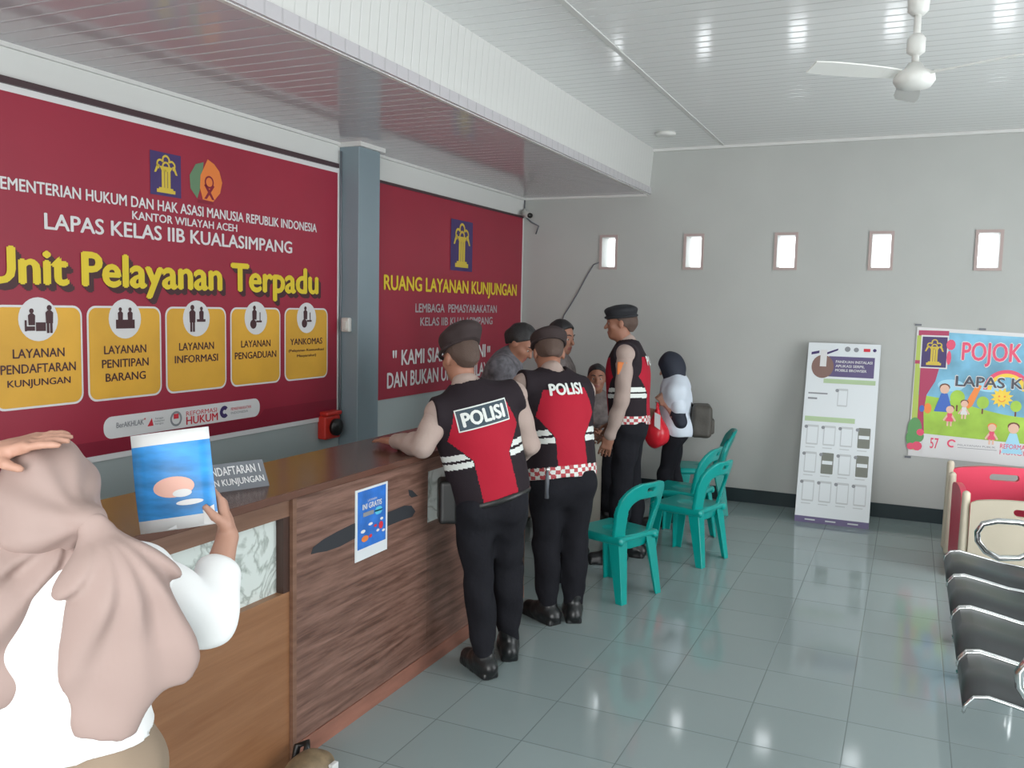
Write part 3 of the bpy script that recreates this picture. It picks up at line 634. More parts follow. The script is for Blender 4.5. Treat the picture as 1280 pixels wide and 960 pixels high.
def make_person(label, J, skin='skin', s=1., hold=(), hands=None, vox=.0075):
    """J: joints in world space; returns root, body solid, frames"""
    S = Solid(); pel, nk = V(*J['pelvis']), V(*J['neck'])
    shl, shr = V(*J['shL']), V(*J['shR']); u = nz(nk - pel); RT = frame(shr - shl, u)
    hpl, hpr = V(*J['hipL']), V(*J['hipR']); RP = frame(hpr - hpl, V(0, 0, 1) * .6 + u * .4)
    f = RT[:, 1]; L = np.linalg.norm(nk - pel)
    ch = pel + u * L * .66; J['RT'] = RT; J['RP'] = RP; J['L'] = L; J['u'] = u
    S.ell(ch + f * .005, RT, V(.172, .112, .19) * s, .05, 'torso')
    S.cap(pel + u * .05, ch, .150 * s, .155 * s, .05, f, 1.42, 'torso')
    S.cap(shl, shr, .060 * s, .060 * s, .05, tag='torso'); S.cap(nk - u * .035, ch + u * .10, .07 * s, .11 * s, .05, f, 1.2, 'torso')
    S.ell(pel, RP, V(.156, .112, .125) * s, .05, 'hips')
    for h in (hpl, hpr): S.ell(h - RP[:, 1] * .045 * s + V(0, 0, .02), RP, V(.074, .078, .095) * s, .04, 'hips')
    S.cap(nk - u * .03, V(*J['head']) - V(0, 0, .055) * s, .060 * s, .054 * s, .02, tag='neck')
    for sd in 'LR':
        sh, el, wr_ = V(*J['sh' + sd]), V(*J['el' + sd]), V(*J['wr' + sd])
        S.cap(sh, el, .054 * s, .041 * s, .03, tag='uarm'); S.cap(el, el + (wr_ - el) * .4, .041 * s, .039 * s, .02, tag='farm'); S.cap(el + (wr_ - el) * .4, wr_, .039 * s, .027 * s, .02, tag='farm')
        hp, kn, an = V(*J['hip' + sd]), V(*J['kn' + sd]), V(*J['an' + sd])
        S.cap(hp, kn, .088 * s, .056 * s, .04, tag='leg'); S.cap(kn, an, .054 * s, .038 * s, .03, tag='leg')
        kd = nz(an - kn); bk = -RP[:, 1]
        S.ell(kn + (an - kn) * .3 + bk * .018, frame(RP[:, 0], -kd), V(.052, .056, .11) * s, .03, 'leg')
        td = nz(J['toe' + sd]); he = V(an[0], an[1], an[2] - .06 * s)
        S.cap(he - td * .03 * s, he + td * .12 * s, .036 * s, .034 * s, .02, V(0, 0, 1), 1.3, 'foot'); S.cap(an, he, .04 * s, .04 * s, .02, tag='foot')
    RH = frame(np.cross(nz(J['look']), V(0, 0, 1)) + V(0, 0, 1) * J.get('tilt', 0.), np.cross(np.cross(nz(J['look']), V(0, 0, 1)), nz(J['look'])))
    J['RH'] = RH; head_prims(S, V(*J['head']), RH, s)
    for sd in 'LR':
        wr_ = V(*J['wr' + sd]); d = nz(wr_ - V(*J['el' + sd])); hd = (hands or {}).get(sd, {})
        t = V(*hd.get('t', f)); n = V(*hd.get('n', RT[:, 0] * (1 if sd == 'L' else -1)))
        hand(S, wr_ + d * .01, V(*hd.get('d', d)), n, t, s, hd.get('curl', (.3, .4)), hd.get('spread', .006))
    gz = min(J['anL'][2], J['anR'][2]) - .1 * s
    root = empty('person', (pel[0], pel[1], max(0., gz)), label, 'person')
    W, F = S.mesh(vox)
    hc = V(*J['head']); lp = hc + RH[:, 1] * .09 * s - RH[:, 2] * .07 * s
    mesh_np('body', W, F, [skin, 'lips'], root, lambda c: (np.abs((c - lp) @ RH[:, 0]) < .024 * s) & (np.abs((c - lp) @ RH[:, 2]) < .011 * s) & ((c - lp) @ RH[:, 1] > -.02))
    face_parts(root, hc, RH, s)
    return root, S
def hair_cap(root, J, s=1., m='hair', grow=.010, low=-.045, name='hair', vox=.006):
    c, R = V(*J['head']), J['RH']; r, f, u = R[:, 0], R[:, 1], R[:, 2]
    H = Solid(); H.ell(c + (f * -.010 + u * .026) * s, R, (V(.075, .094, .090) + grow) * s, .01)
    H.cap(c + (f * -.075 + u * -.01) * s, c + (f * -.06 + u * low) * s, .045 * s, .03 * s, .03)
    W, F = H.mesh(vox, [(c + (f * .052 + u * .058) * s, f * .72 - u * .69), (c + u * (low - .02) * s, -u)], folds(.0015, 90, 90, 60))
    return mesh_np(name, W, F, m, root)
def shirt(root, S, J, m, tags=('torso', 'uarm', 'farm'), off=.011, s=1., cls=None, vox=.008, name='shirt', hem=None, collar=True, cuff=.03):
    C = S.pick(tags, off)
    if collar:
        nk, u = V(*J['neck']), J['u']; C.cap(nk - u * .02, nk + u * .018 + J['RT'][:, 1] * .008, .072 * s, .066 * s, .015)
    pel = V(*J['pelvis']); cuts = [(pel + J['u'] * (hem if hem is not None else -.07), -J['u'])] if not ('hips' in tags and hem is None) else []
    if hem is not None and hem < -.08: cuts = [(pel + J['u'] * hem, -J['u'])]
    W, F = C.mesh(vox, [], folds(.003, 31, 37, 28, s), None)
    if cuts:
        # a hem only trims the torso, never a lowered arm
        C2 = S.pick([t for t in tags if t not in ('uarm', 'farm')], off)
        if collar: C2.q.append(C.q[-1])
        W, F = C2.mesh(vox, cuts, folds(.003, 31, 37, 28, s)); A = S.pick([t for t in tags if t in ('uarm', 'farm')], off)
        if A.q:
            W2, F2 = A.mesh(vox, [], folds(.0035, 41, 37, 46, s)); F = np.concatenate([F, F2 + len(W)]); W = np.concatenate([W, W2])
    return mesh_np(name, W, F, m, root, cls)
def trousers(root, S, J, m, off=.012, s=1., top=.03, vox=.009, low=None, name='trousers'):
    C = S.pick(('hips', 'leg'), off)
    for sd in 'LR':
        kn, an = V(*J['kn' + sd]), V(*J['an' + sd]); C.cap(kn, an + (kn - an) * .28, .066 * s, .062 * s, .03)
    C.cap(V(*J['pelvis']), V(*J['pelvis']) + J['u'] * (top + .05), .142 * s + off * .8, .140 * s + off * .8, .04, J['RT'][:, 1], 1.4)
    cuts = [(V(*J['pelvis']) + J['u'] * top, J['u'])]
    W, F = C.mesh(vox, cuts, folds(.005, 33, 38, 30, s * 2))
    return mesh_np(name, W, F, m, root)
def boots(root, J, s=1., m='boot_leather', top=.17, name='boot'):
    for sd in 'LR':
        an = V(*J['an' + sd]); td = nz(J['toe' + sd]); kd = nz(V(*J['kn' + sd]) - an); g = an[2] - .1 * s
        b = V(an[0], an[1], g); C = Solid()
        C.cap(an + kd * top * s, an - V(0, 0, .02), .054 * s, .05 * s, .03)
        C.cap(b - td * .045 * s + V(0, 0, .05) * s, b + td * .05 * s + V(0, 0, .055) * s, .046 * s, .05 * s, .03)
        C.cap(b + td * .03 * s + V(0, 0, .05) * s, b + td * .155 * s + V(0, 0, .038) * s, .05 * s, .042 * s, .03)
        R = frame(np.cross(td, V(0, 0, 1)), V(0, 0, 1)); cut = [(V(0, 0, g + .0), V(0, 0, -1))]
        C.box(b + td * .055 * s + V(0, 0, .014) * s, R, V(.030, .115, .008) * s, .014 * s, .006)
        W, F = C.mesh(.006, cut, folds(.0012, 60, 60, 110)); bo = mesh_np(name, W, F, m, root)
def beret(root, J, s=1., m='beret', tilt=(0, 0), crown=(.106, .118, .045), up=.085, side=0.):
    c, R = V(*J['head']), J['RH']; r, f, u = R[:, 0], R[:, 1], R[:, 2]
    u2 = nz(u + r * tilt[0] + f * tilt[1]); R2 = frame(r, u2); C = Solid()
    C.ell(c + (u * .05 - f * .006) * s, R2, V(.086, .105, .040) * s, .02)
    C.ell(c + (u * up - f * .004 + r * side) * s, R2, V(*crown) * s, .03)
    W, F = C.mesh(.006, [(c + u2 * .034 * s, -u2)], folds(.0015, 60, 50, 40))
    o = mesh_np('beret', W, F, m, root)
    bm = bmesh.new(); pts = [c + (u2 * .042 + R2[:, 0] * .090 * math.cos(t) + R2[:, 1] * (.110 * math.sin(t)) - f * .006) * s for t in np.linspace(0, 2 * math.pi, 33)[:-1]]
    bm_tube(bm, pts, .009 * s, 8, True); from_bm(bm, 'headband', m, o, True)
def polo_vest(root, S, J, s=1., off=.026, hem=.02, belt=None, patch=True, vox=.0055, text=True, tz=.70, tw=.105):
    RT, u, L = J['RT'], J['u'], J['L']; pel = V(*J['pelvis']); r, f = RT[:, 0], RT[:, 1]
    C = S.pick(('torso',), off); C.cap(pel - u * .08, pel + u * L * .62, .186 * s, .188 * s, .05, f, 1.30); shl, shr = V(*J['shL']), V(*J['shR']); mid = (shl + shr) / 2; hw = np.linalg.norm(shr - shl) / 2
    cuts = [(pel + u * hem, -u), (shr + r * .028, r + u * .14), (shl - r * .028, -r + u * .14)]
    nk = V(*J['neck']); N = Solid(); N.cap(nk - u * .03, nk + u * .12, .074 * s, .074 * s, .01)
    W, F = C.mesh(vox, cuts, folds(.003, 24, 29, 22, s), None, N)
    def cls(P):
        q = P - pel; h = (q @ u) / L; a = np.abs(q @ r); o = np.zeros(len(P), int)
        g = np.where(h > .60, .175 - (h - .60) / .25 * .05, np.where(h > .38, .088 + (h - .38) / .22 * .087, .088))
        o[(h < .845) & (a < g)] = 1
        o[(a > g + .004) & (h > .335) & (h < .465) & (np.abs(h - .40) > .012)] = 2
        if belt:
            b = h < belt; e = (np.floor(np.arctan2(q @ f, q @ r) / .16) + np.floor((q @ u) / .022)) % 2
            o[b] = np.where(e[b] > 0, 3, 2)
        return o
    v = mesh_np('vest', W, F, ['vest_black', 'vest_red', 'reflective', 'belt_red'], root, cls)
    if text:
        bv = BVHTree.FromPolygons([tuple(x) for x in W], [tuple(x) for x in F])
        cen = pel + u * L * tz
        def drape(me, mtl, name, off):
            bm = bmesh.new(); bm.from_mesh(me); bmesh.ops.subdivide_edges(bm, edges=[e for e in bm.edges if e.calc_length() > .02], cuts=2); bmesh.ops.triangulate(bm, faces=bm.faces[:])
            for vv in bm.verts:
                o = cen + r * vv.co.x + u * vv.co.y - f * .4
                hit = bv.ray_cast(Vector(o), Vector(f))
                d = hit[3] if hit[0] is not None else .3
                vv.co = Vector(o + f * (d - off))
            bm.to_mesh(me); bm.free(); return link(name, me, mtl, v)
        def fit(me, x0, x1, y0, y1):
            P = np.empty(len(me.vertices) * 3); me.vertices.foreach_get('co', P); P = P.reshape(-1, 3); lo, hi = P.min(0), P.max(0)
            P[:, 0] = x0 + (P[:, 0] - lo[0]) / (hi[0] - lo[0]) * (x1 - x0); P[:, 1] = y0 + (P[:, 1] - lo[1]) / (hi[1] - lo[1]) * (y1 - y0); P[:, 2] = 0
            me.vertices.foreach_set('co', P.ravel()); me.update(); return me
        if patch:
            for nm, a, b, mt, of in (('patch_border', tw + .022, .052, 'reflective', .005), ('patch', tw + .017, .046, 'patch_navy', .007)):
                me = bpy.data.meshes.new(nm); bm = bmesh.new(); bmesh.ops.create_grid(bm, x_segments=14, y_segments=6, size=1); [setattr(x, 'co', Vector((x.co.x * a, x.co.y * b, 0))) for x in bm.verts]; bm.to_mesh(me); bm.free(); drape(me, mt, nm, of)
        drape(fit(text_mesh('POLISI', .06), -tw, tw, -.034, .034), 'reflective', 'lettering', .010)
    return v

# ------------------------------------------------------------------ people at the counter
F_cop1 = nz(V(-.55, .83, 0)); R_cop1 = V(F_cop1[1], -F_cop1[0], 0)
def G(x, y, z=0.): return on_z(x, y, z)
def stand_legs(J, heelL, heelR, toeL, toeR, s=1.):
    for sd, h, t in (('L', heelL, toeL), ('R', heelR, toeR)):
        t = nz(V(*t)); J['an' + sd] = V(h[0], h[1], 0) + t * .055 * s + V(0, 0, .1 * s); J['toe' + sd] = t
def mid_knee(J, bend=.03):
    f = J['fw']
    for sd in 'LR':
        h, a = V(*J['hip' + sd]), V(*J['an' + sd]); J['kn' + sd] = h + (a - h) * .49 + f * bend

# officer leaning with his left elbow on the counter
J = dict(fw=F_cop1, pelvis=at(615, 618, 4.16), neck=at(584, 486, 4.12), head=at(576, 446, 4.15), shL=at(549, 518, 4.04), shR=at(641, 495, 4.17),
         hipL=at(592, 638, 4.14), hipR=at(634, 634, 4.18), elL=at(529, 566, 3.98), elR=at(661, 556, 4.26), look=V(-.86, .50, -.12), tilt=.05)
J['elL'] = V(J['elL'][0], J['elL'][1], 1.13)
J['wrL'] = J['elL'] + V(-.21, .11, -.015); J['wrR'] = at(640, 575, 4.46)
stand_legs(J, G(612, 848), G(637, 826), (-.80, .55, 0), (-.52, .85, 0)); mid_knee(J, .02)
r1, S1 = make_person('police officer in red and black vest leaning his elbow on the counter', J, 'skin_mid', 1.0,
                     hands=dict(L=dict(d=V(-.9, .4, -.05), n=V(0, 0, -1), t=V(.4, .9, 0), curl=(.1, .12)), R=dict(curl=(.6, .7))))
hair_cap(r1, J, 1., 'hair_short', .003, -.035)
shirt(r1, S1, J, 'khaki_shirt', off=.012)
polo_vest(r1, S1, J, hem=-.0, tz=.76)
trousers(r1, S1, J, 'trousers', top=.02); boots(r1, J)
beret(r1, J, 1., 'beret', tilt=(-.05, .42), crown=(.100, .128, .058), up=.098)
p = V(*J['pelvis']) - R_cop1 * .212 + V(0, 0, -.025)
C = Solid().box(p, np.stack([R_cop1, F_cop1, V(0, 0, 1)], 1), (.028, .05, .085), .018, .01).cap(p + V(0, 0, .09) + R_cop1 * .02, p + V(0, 0, .12) + R_cop1 * .05, .02, .018, .02)
mesh_np('holster', *C.mesh(.006), 'black_plastic', r1)
bm = bmesh.new(); pts = [V(*J['pelvis']) - J['u'] * .012 + J['RT'][:, 0] * .176 * math.cos(t) + J['RT'][:, 1] * .135 * math.sin(t) for t in np.linspace(0, 2 * math.pi, 41)[:-1]]
bm_tube(bm, pts, .018, 8, True); from_bm(bm, 'belt', 'black_plastic', r1, True)

# second officer bending over the counter
F2 = nz(V(-.62, .78, 0)); R2 = V(F2[1], -F2[0], 0)
J = dict(fw=F2, pelvis=at(703, 596, 4.82), neck=at(691, 469, 4.86), head=at(686, 440, 4.93), shL=at(656, 482, 4.76), shR=at(728, 490, 4.90),
         hipL=at(684, 610, 4.80), hipR=at(722, 606, 4.84), elL=at(643, 540, 4.86), elR=at(708, 548, 5.12), look=V(-.55, .80, -.25))
J['wrL'] = J['elL'] + V(-.17, .20, .0); J['wrR'] = J['elR'] + V(-.15, .19, -.02)
J['wrL'][2] = 1.12; J['wrR'][2] = 1.11
stand_legs(J, G(692, 780), G(717, 778), (-.86, .45, 0), (-.45, .90, 0)); mid_knee(J, .02)
r2, S2 = make_person('police officer seen from behind with a checkered belt, bent over the counter', J, 'skin', 1.04, hands=dict(L=dict(n=V(0, 0, -1), curl=(.2, .3)), R=dict(n=V(0, 0, -1), curl=(.2, .3))))
hair_cap(r2, J, 1.04, 'hair_short', .003, -.02)
shirt(r2, S2, J, 'khaki_shirt', off=.012, s=1.04)
polo_vest(r2, S2, J, 1.04, hem=.0, belt=.11, patch=False, tz=.84, tw=.10)
trousers(r2, S2, J, 'trousers', top=.02, s=1.04); boots(r2, J, 1.04)
beret(r2, J, 1.04, 'beret', tilt=(.0, .2), crown=(.100, .118, .048), up=.078)
p = at(684, 600, 4.66)
tube('key_strap', [p + V(0, 0, .05), p, p + V(0, .0, -.10)], [.007, .012, .012], 'plastic_grey', r2)
bm = bmesh.new(); bmesh.ops.create_uvsphere(bm, u_segments=12, v_segments=8, radius=.012, matrix=Matrix.Translation(p + V(0, 0, .058))); from_bm(bm, 'key_ring', 'chrome', r2, True)

# third officer standing in profile
F3 = nz(V(-.97, -.22, 0)); R3 = V(F3[1], -F3[0], 0)
pc = at(786, 530, 6.1)
J = dict(fw=F3, pelvis=pc, neck=at(785, 432, 6.1), head=at(776, 403, 6.1), hipL=pc - R3 * .09 - V(0, 0, .05), hipR=pc + R3 * .09 - V(0, 0, .05), look=V(-.97, -.22, -.05))
nk = J['neck']; J['shL'] = nk - R3 * .185 - V(0, 0, .055); J['shR'] = nk + R3 * .185 - V(0, 0, .055)
J['elL'] = J['shL'] + V(.0, -.05, -.30); J['wrL'] = J['elL'] + F3 * .07 + V(0, -.01, -.25)
J['elR'] = J['shR'] + V(.0, .05, -.30); J['wrR'] = J['elR'] + F3 * .12 + V(0, -.0, -.23)
stand_legs(J, V(pc[0] + .03, pc[1] - .12, 0), V(pc[0] + .10, pc[1] + .10, 0), F3 - R3 * .2, F3 + R3 * .2); mid_knee(J, .01)
r3, S3 = make_person('police officer in black beret standing in profile before the far wall', J, 'skin', 1.0, hands=dict(L=dict(n=R3, t=F3), R=dict(n=-R3, t=F3)))
hair_cap(r3, J, 1., 'hair_short', .006, -.05)
shirt(r3, S3, J, 'khaki_shirt')
polo_vest(r3, S3, J, hem=.0, belt=.11, text=True, patch=False, tz=.8, tw=.09)
trousers(r3, S3, J, 'trousers', top=.02); boots(r3, J)
beret(r3, J, 1., 'beret_black', tilt=(-.05, .05), crown=(.105, .118, .040), up=.085)
ins = J['shL'] - R3 * .064 + V(0, 0, -.09) + F3 * .015
C = Solid().box(ins, np.stack([F3, R3, V(0, 0, 1)], 1), (.030, .003, .04), .004, .01); mesh_np('sleeve_badge', *C.mesh(.005), 'print_orange', r3)

# officer in mottled grey uniform stooping behind the counter
F4 = nz(V(.80, .25, 0)); R4 = V(F4[1], -F4[0], 0)
pc = at(606, 500, 5.55); pc = V(pc[0], pc[1], .93)
J = dict(fw=F4, pelvis=pc, neck=at(636, 446, 5.55), head=at(651, 428, 5.52), hipL=pc - R4 * .09 - V(0, 0, .05), hipR=pc + R4 * .09 - V(0, 0, .05), look=V(.82, .05, -.62))
nk = J['neck']; J['shL'] = nk - R4 * .18 - V(.03, 0, .06); J['shR'] = nk + R4 * .18 - V(.03, 0, .06)
J['elL'] = J['shL'] + V(.02, .04, -.28); J['wrL'] = J['elL'] + V(.14, .06, -.16); J['elR'] = J['shR'] + V(.0, .02, -.28); J['wrR'] = J['elR'] + V(.04, .10, -.20)
stand_legs(J, pc - R4 * .12, pc + R4 * .12, F4, F4); mid_knee(J, .02)
r4, S4 = make_person('man in mottled grey uniform stooping between the two bending officers', J, 'skin', .98, hands=dict(L=dict(n=V(0, 0, -1)), R=dict(n=V(0, 0, -1))))
hair_cap(r4, J, .98, 'hair', .013); shirt(r4, S4, J, 'camo', s=.98, off=.021, hem=-.10, tags=('torso', 'uarm', 'farm', 'hips')); trousers(r4, S4, J, 'trousers', s=.98); boots(r4, J, .98)

# man whose hair and face show above the second officer
F5 = nz(V(.93, .36, 0)); R5 = V(F5[1], -F5[0], 0)
pc = at(698, 520, 6.25); pc = V(pc[0], pc[1], .93)
J = dict(fw=F5, pelvis=pc, head=at(702, 421, 6.25), neck=at(696, 447, 6.25), hipL=pc - R5 * .09 - V(0, 0, .05), hipR=pc + R5 * .09 - V(0, 0, .05), look=V(.90, -.22, -.12))
nk = J['neck']; J['shL'] = nk - R5 * .18 - V(0, 0, .055); J['shR'] = nk + R5 * .18 - V(0, 0, .055)
for sd in 'LR':
    J['el' + sd] = J['sh' + sd] + V(0, 0, -.29); J['wr' + sd] = J['el' + sd] + F5 * .18 + V(0, 0, -.14)
stand_legs(J, pc - R5 * .1, pc + R5 * .1, F5, F5); mid_knee(J, .01)
r5, S5 = make_person('dark-haired man whose face shows just above the second bending officer', J, 'skin_mid', .98)
hair_cap(r5, J, .98, 'hair', .014); shirt(r5, S5, J, 'grey_uniform', s=.98, off=.021, hem=-.10, tags=('torso', 'uarm', 'farm', 'hips')); trousers(r5, S5, J, 'trousers', s=.98); boots(r5, J, .98)

# seated man facing the camera beyond the desk
F6 = nz(V(.32, -.95, 0)); R6 = V(F6[1], -F6[0], 0)
hd = at(746, 472, 7.25); pc = V(hd[0] - .04, hd[1] + .10, .50)
J = dict(fw=F6, pelvis=pc, head=hd, neck=hd - V(.02, -.04, .15), hipL=pc - R6 * .09, hipR=pc + R6 * .09, look=V(.35, -.93, .0))
nk = J['neck']; J['shL'] = nk - R6 * .17 - V(0, 0, .055); J['shR'] = nk + R6 * .17 - V(0, 0, .055)
for sd, e in (('L', -1), ('R', 1)):
    J['el' + sd] = J['sh' + sd] + R6 * e * .04 + F6 * .14 + V(0, 0, -.235); J['wr' + sd] = J['el' + sd] + F6 * .17 - R6 * e * .16 + V(0, 0, .03)
    J['kn' + sd] = J['hip' + sd] + F6 * .40 + R6 * e * .03 + V(0, 0, .0); J['an' + sd] = J['kn' + sd] + V(0, 0, -.40) - F6 * .02; J['toe' + sd] = F6
r6, S6 = make_person('seated man in grey uniform looking at the camera behind the desk', J, 'skin', .95, hands=dict(L=dict(n=V(0, 0, -1), curl=(.3, .5)), R=dict(n=V(0, 0, -1), curl=(.3, .5))))
hair_cap(r6, J, .95, 'hair', .008); shirt(r6, S6, J, 'grey_uniform', s=.95, off=.02, hem=-.08, tags=('torso', 'uarm', 'farm', 'hips'))
trousers(r6, S6, J, 'trousers', s=.95, top=.125); boots(r6, J, .95)
SEAT6 = pc; FS6 = F6

# woman with dark headscarf and backpack by the far wall
F7 = nz(V(-.96, -.28, 0)); R7 = V(F7[1], -F7[0], 0); s7 = .86
pc = at(844, 534, 7.15)
J = dict(fw=F7, pelvis=pc, head=at(838, 459, 7.15), neck=at(845, 481, 7.15), hipL=pc - R7 * .08 - V(0, 0, .03), hipR=pc + R7 * .08 - V(0, 0, .03), look=V(-.93, -.2, -.35))
nk = J['neck']; J['shL'] = nk - R7 * .15 - V(0, 0, .05); J['shR'] = nk + R7 * .15 - V(0, 0, .05)
J['elL'] = J['shL'] + V(.05, -.03, -.235); J['wrL'] = at(833, 506, 7.03)
J['elR'] = J['shR'] + V(.05, .03, -.235); J['wrR'] = J['elR'] + F7 * .20 + V(0, -.03, .03)
stand_legs(J, V(pc[0] - .02, pc[1] - .10, 0), V(pc[0] + .06, pc[1] + .08, 0), F7, F7, s7); mid_knee(J, .02)
r7, S7 = make_person('woman in navy headscarf and white shirt carrying a backpack by the far wall', J, 'skin_light', s7, hands=dict(L=dict(n=R7, curl=(.8, .8)), R=dict(n=-R7, curl=(.8, .8))))
shirt(r7, S7, J, 'white_shirt', ('torso', 'hips'), .034, s7, hem=-.07, collar=False)
for sd in 'LR':
    sh, el, wr_ = V(*J['sh' + sd]), V(*J['el' + sd]), V(*J['wr' + sd])
    mesh_np('short_sleeve', *Solid().cap(sh, sh + (el - sh) * .55, .060, .062, .03).mesh(.007), 'white_shirt', r7)
    mesh_np('under_sleeve', *Solid().cap(sh, el, .052, .045, .03).cap(el, el + (wr_ - el) * .45, .045, .040, .03).mesh(.007, [], folds(.002, 60, 60, 70)), 'navy_hijab', r7)
trousers(r7, S7, J, 'trousers', s=s7, off=.012); boots(r7, J, s7, 'black_plastic', .02, 'shoe')
c, R = V(*J['head']), J['RH']
H = Solid(); H.ell(c + R[:, 2] * .015 - R[:, 1] * .012, R, (.088, .106, .112), .03); H.cap(c - R[:, 2] * .05 - R[:, 1] * .02, nk - V(0, 0, .01), .085, .095, .05)
H.cap(J['shL'] + V(0, 0, .0), J['shR'] + V(0, 0, .0), .055, .055, .06); H.cap(nk - V(0, 0, .02), nk + F7 * .05 - V(0, 0, .12), .09, .06, .04)
fo = Solid(); fo.ell(c + R[:, 1] * .115 - R[:, 2] * .015, R, (.052, .06, .075), .01)
mesh_np('headscarf', *H.mesh(.0065, [], folds(.003, 40, 40, 34), None, fo), 'navy_hijab', r7)
bp_c = pc - F7 * .205 + V(0, 0, .065)
bk = empty('backpack', bp_c - V(0, 0, .13), 'small dark brown backpack hanging on the back of the navy-scarfed woman', 'backpack')
RB = np.stack([R7, F7, V(0, 0, 1)], 1)
mesh_np('bag_body', *Solid().box(bp_c, RB, (.085, .045, .095), .038, .02).mesh(.006, [], folds(.002, 50, 40, 45)), 'backpack_cloth', bk)
mesh_np('front_pocket', *Solid().box(bp_c - F7 * .075 - V(0, 0, .04), RB, (.06, .012, .045), .018, .02).mesh(.006), 'backpack_cloth', bk)
tube('zip', [bp_c + R7 * a - F7 * .078 + V(0, 0, z) for a, z in ((-.07, .0), (-.06, .07), (0, .095), (.06, .07), (.07, .0))], .004, 'chrome', bk, 6)
for e in (-1, 1):
    q0 = bp_c + R7 * e * .05 + F7 * .06
    tube('shoulder_strap', [q0 - V(0, 0, .09), q0 + V(0, 0, .02) + R7 * e * .085 + F7 * .10, J['sh' + ('L' if e < 0 else 'R')] - R7 * e * .02 + F7 * .085 - V(0, 0, .08), J['sh' + ('L' if e < 0 else 'R')] - R7 * e * .03 + V(0, 0, .078), q0 + V(0, 0, .10)], .011, 'black_plastic', bk, 8)
hb = at(822, 510, 7.0)
rbg = empty('plastic_bag', hb - V(0, 0, .34), 'full red plastic bag hanging from the hand of the navy-scarfed woman', 'bag')
B = Solid().ell(hb - V(0, 0, .21), np.eye(3), (.10, .085, .115), .03).cap(hb - V(0, 0, .10), hb - V(0, 0, .02), .045, .02, .05)
mesh_np('bag_body', *B.mesh(.0065, [], folds(.004, 42, 46, 30)), 'red_bag', rbg)
tube('bag_handle', [hb - V(0, .0, .03), hb + V(.0, -.03, .015), hb + V(0, -.01, .04), hb + V(0, .03, .015), hb - V(0, 0, .03)], .008, 'red_bag', rbg, 8)
pgb = Page(hb + V(.0, -.065, -.14), (1, 0, 0), nz(V(0, .28, 1)))
bm = bmesh.new(); [bm.verts.new(pgb.p(a, b, h)) for h in (.012, .015) for a, b in ((.0, 0), (.05, -.03), (.04, .09), (-.01, .11))]; bm.verts.ensure_lookup_table()
for fcs in ((0, 1, 2, 3), (4, 5, 6, 7), (0, 1, 5, 4), (1, 2, 6, 5), (2, 3, 7, 6), (3, 0, 4, 7)): bm.faces.new([bm.verts[i] for i in fcs])
from_bm(bm, 'paper_slip', 'print_white', rbg)

# woman in the foreground, back to the camera
F8 = nz(V(-.72, .69, 0)); R8 = V(F8[1], -F8[0], 0); s8 = .93
pc = at(88, 955, 1.80)
J = dict(fw=F8, pelvis=pc, head=at(60, 625, 1.80), neck=at(72, 694, 1.77), shL=at(-28, 726, 1.71), shR=at(170, 722, 1.80),
         hipL=pc - R8 * .085 - V(0, 0, .04), hipR=pc + R8 * .085 - V(0, 0, .04), look=V(-.78, .62, -.05))
J['elR'] = at(258, 772, 1.93); J['wrR'] = at(284, 672, 2.07); J['elL'] = at(-128, 640, 1.70); J['wrL'] = at(-14, 570, 1.72)
stand_legs(J, pc - R8 * .11, pc + R8 * .11, F8, F8, s8); mid_knee(J, .01)
vR = ray(250, 600) / np.linalg.norm(ray(250, 600))
r8, S8 = make_person('woman in dusty pink headscarf with one hand on her head, seen from behind', J, 'skin_light', s8, vox=.0055,
                     hands=dict(R=dict(d=at(270, 606, 2.09) - J['wrR'], n=nz(-R8 + F8 * .15), t=-vR, curl=(.45, .6), spread=.002, thumb=.8),
                                L=dict(d=at(75, 545, 1.72) - J['wrL'], n=V(0, 0, -1) + nz(vR) * .2, t=-vR, curl=(.10, .12), spread=.006)))
D_ = S8.pick(('torso', 'hips'), .022)
W, F = D_.mesh(.007, [(at(90, 915, 1.80), V(0, 0, -1) - F8 * .0)], folds(.005, 24, 22, 16)); 
for sd in 'LR':
    A = Solid(); sh, el, wr_ = V(*J['sh' + sd]), V(*J['el' + sd]), V(*J['wr' + sd])
    A.cap(sh, el, .066, .062, .04); A.cap(el, el + (wr_ - el) * .50, .060, .050, .03)
    mesh_np('sleeve', *A.mesh(.006, [], folds(.0045, 40, 36, 44)), 'white_cloth', r8)
mesh_np('shirt', W, F, 'white_cloth', r8)
trousers(r8, S8, J, 'beige_trousers', s=s8, off=.018, top=.12); boots(r8, J, s8, 'black_plastic', .02, 'shoe')
c, R = V(*J['head']), J['RH']; hr, hf, hu = R[:, 0], R[:, 1], R[:, 2]
H = Solid(); H.ell(c + hu * .012 - hf * .012, R, (.098, .118, .118), .03)
H.ell(at(60, 655, 1.735), R, (.094, .092, .066), .05)
H.cap(c - hu * .09, V(*J['neck']), .07, .075, .04)
kn_ = at(112, 650, 1.675); H.ell(kn_ + F8 * .015, R, (.03, .03, .022), .06)
fo = Solid(); fo.ell(c + hf * .12 - hu * .015, R, (.058, .07, .08), .01)
def radial(amp, n_, fall, ph=0.):
    def fn(X, Y, Z):
        a = (X - kn_[0]) * R8[0] + (Y - kn_[1]) * R8[1] + .6 * ((X - kn_[0]) * F8[0] + (Y - kn_[1]) * F8[1]); z = Z - kn_[2]
        d = np.sqrt(a * a + z * z)
        return amp * np.sin(n_ * np.arctan2(z, a) + 9 * d + ph) * np.exp(-d / fall) * np.clip((d - .02) / .14, 0, 1) ** 1.5
    return fn
ph8 = radial(.020, 8, .12)
W1, F1 = H.mesh(.006, [], ph8, None, fo)
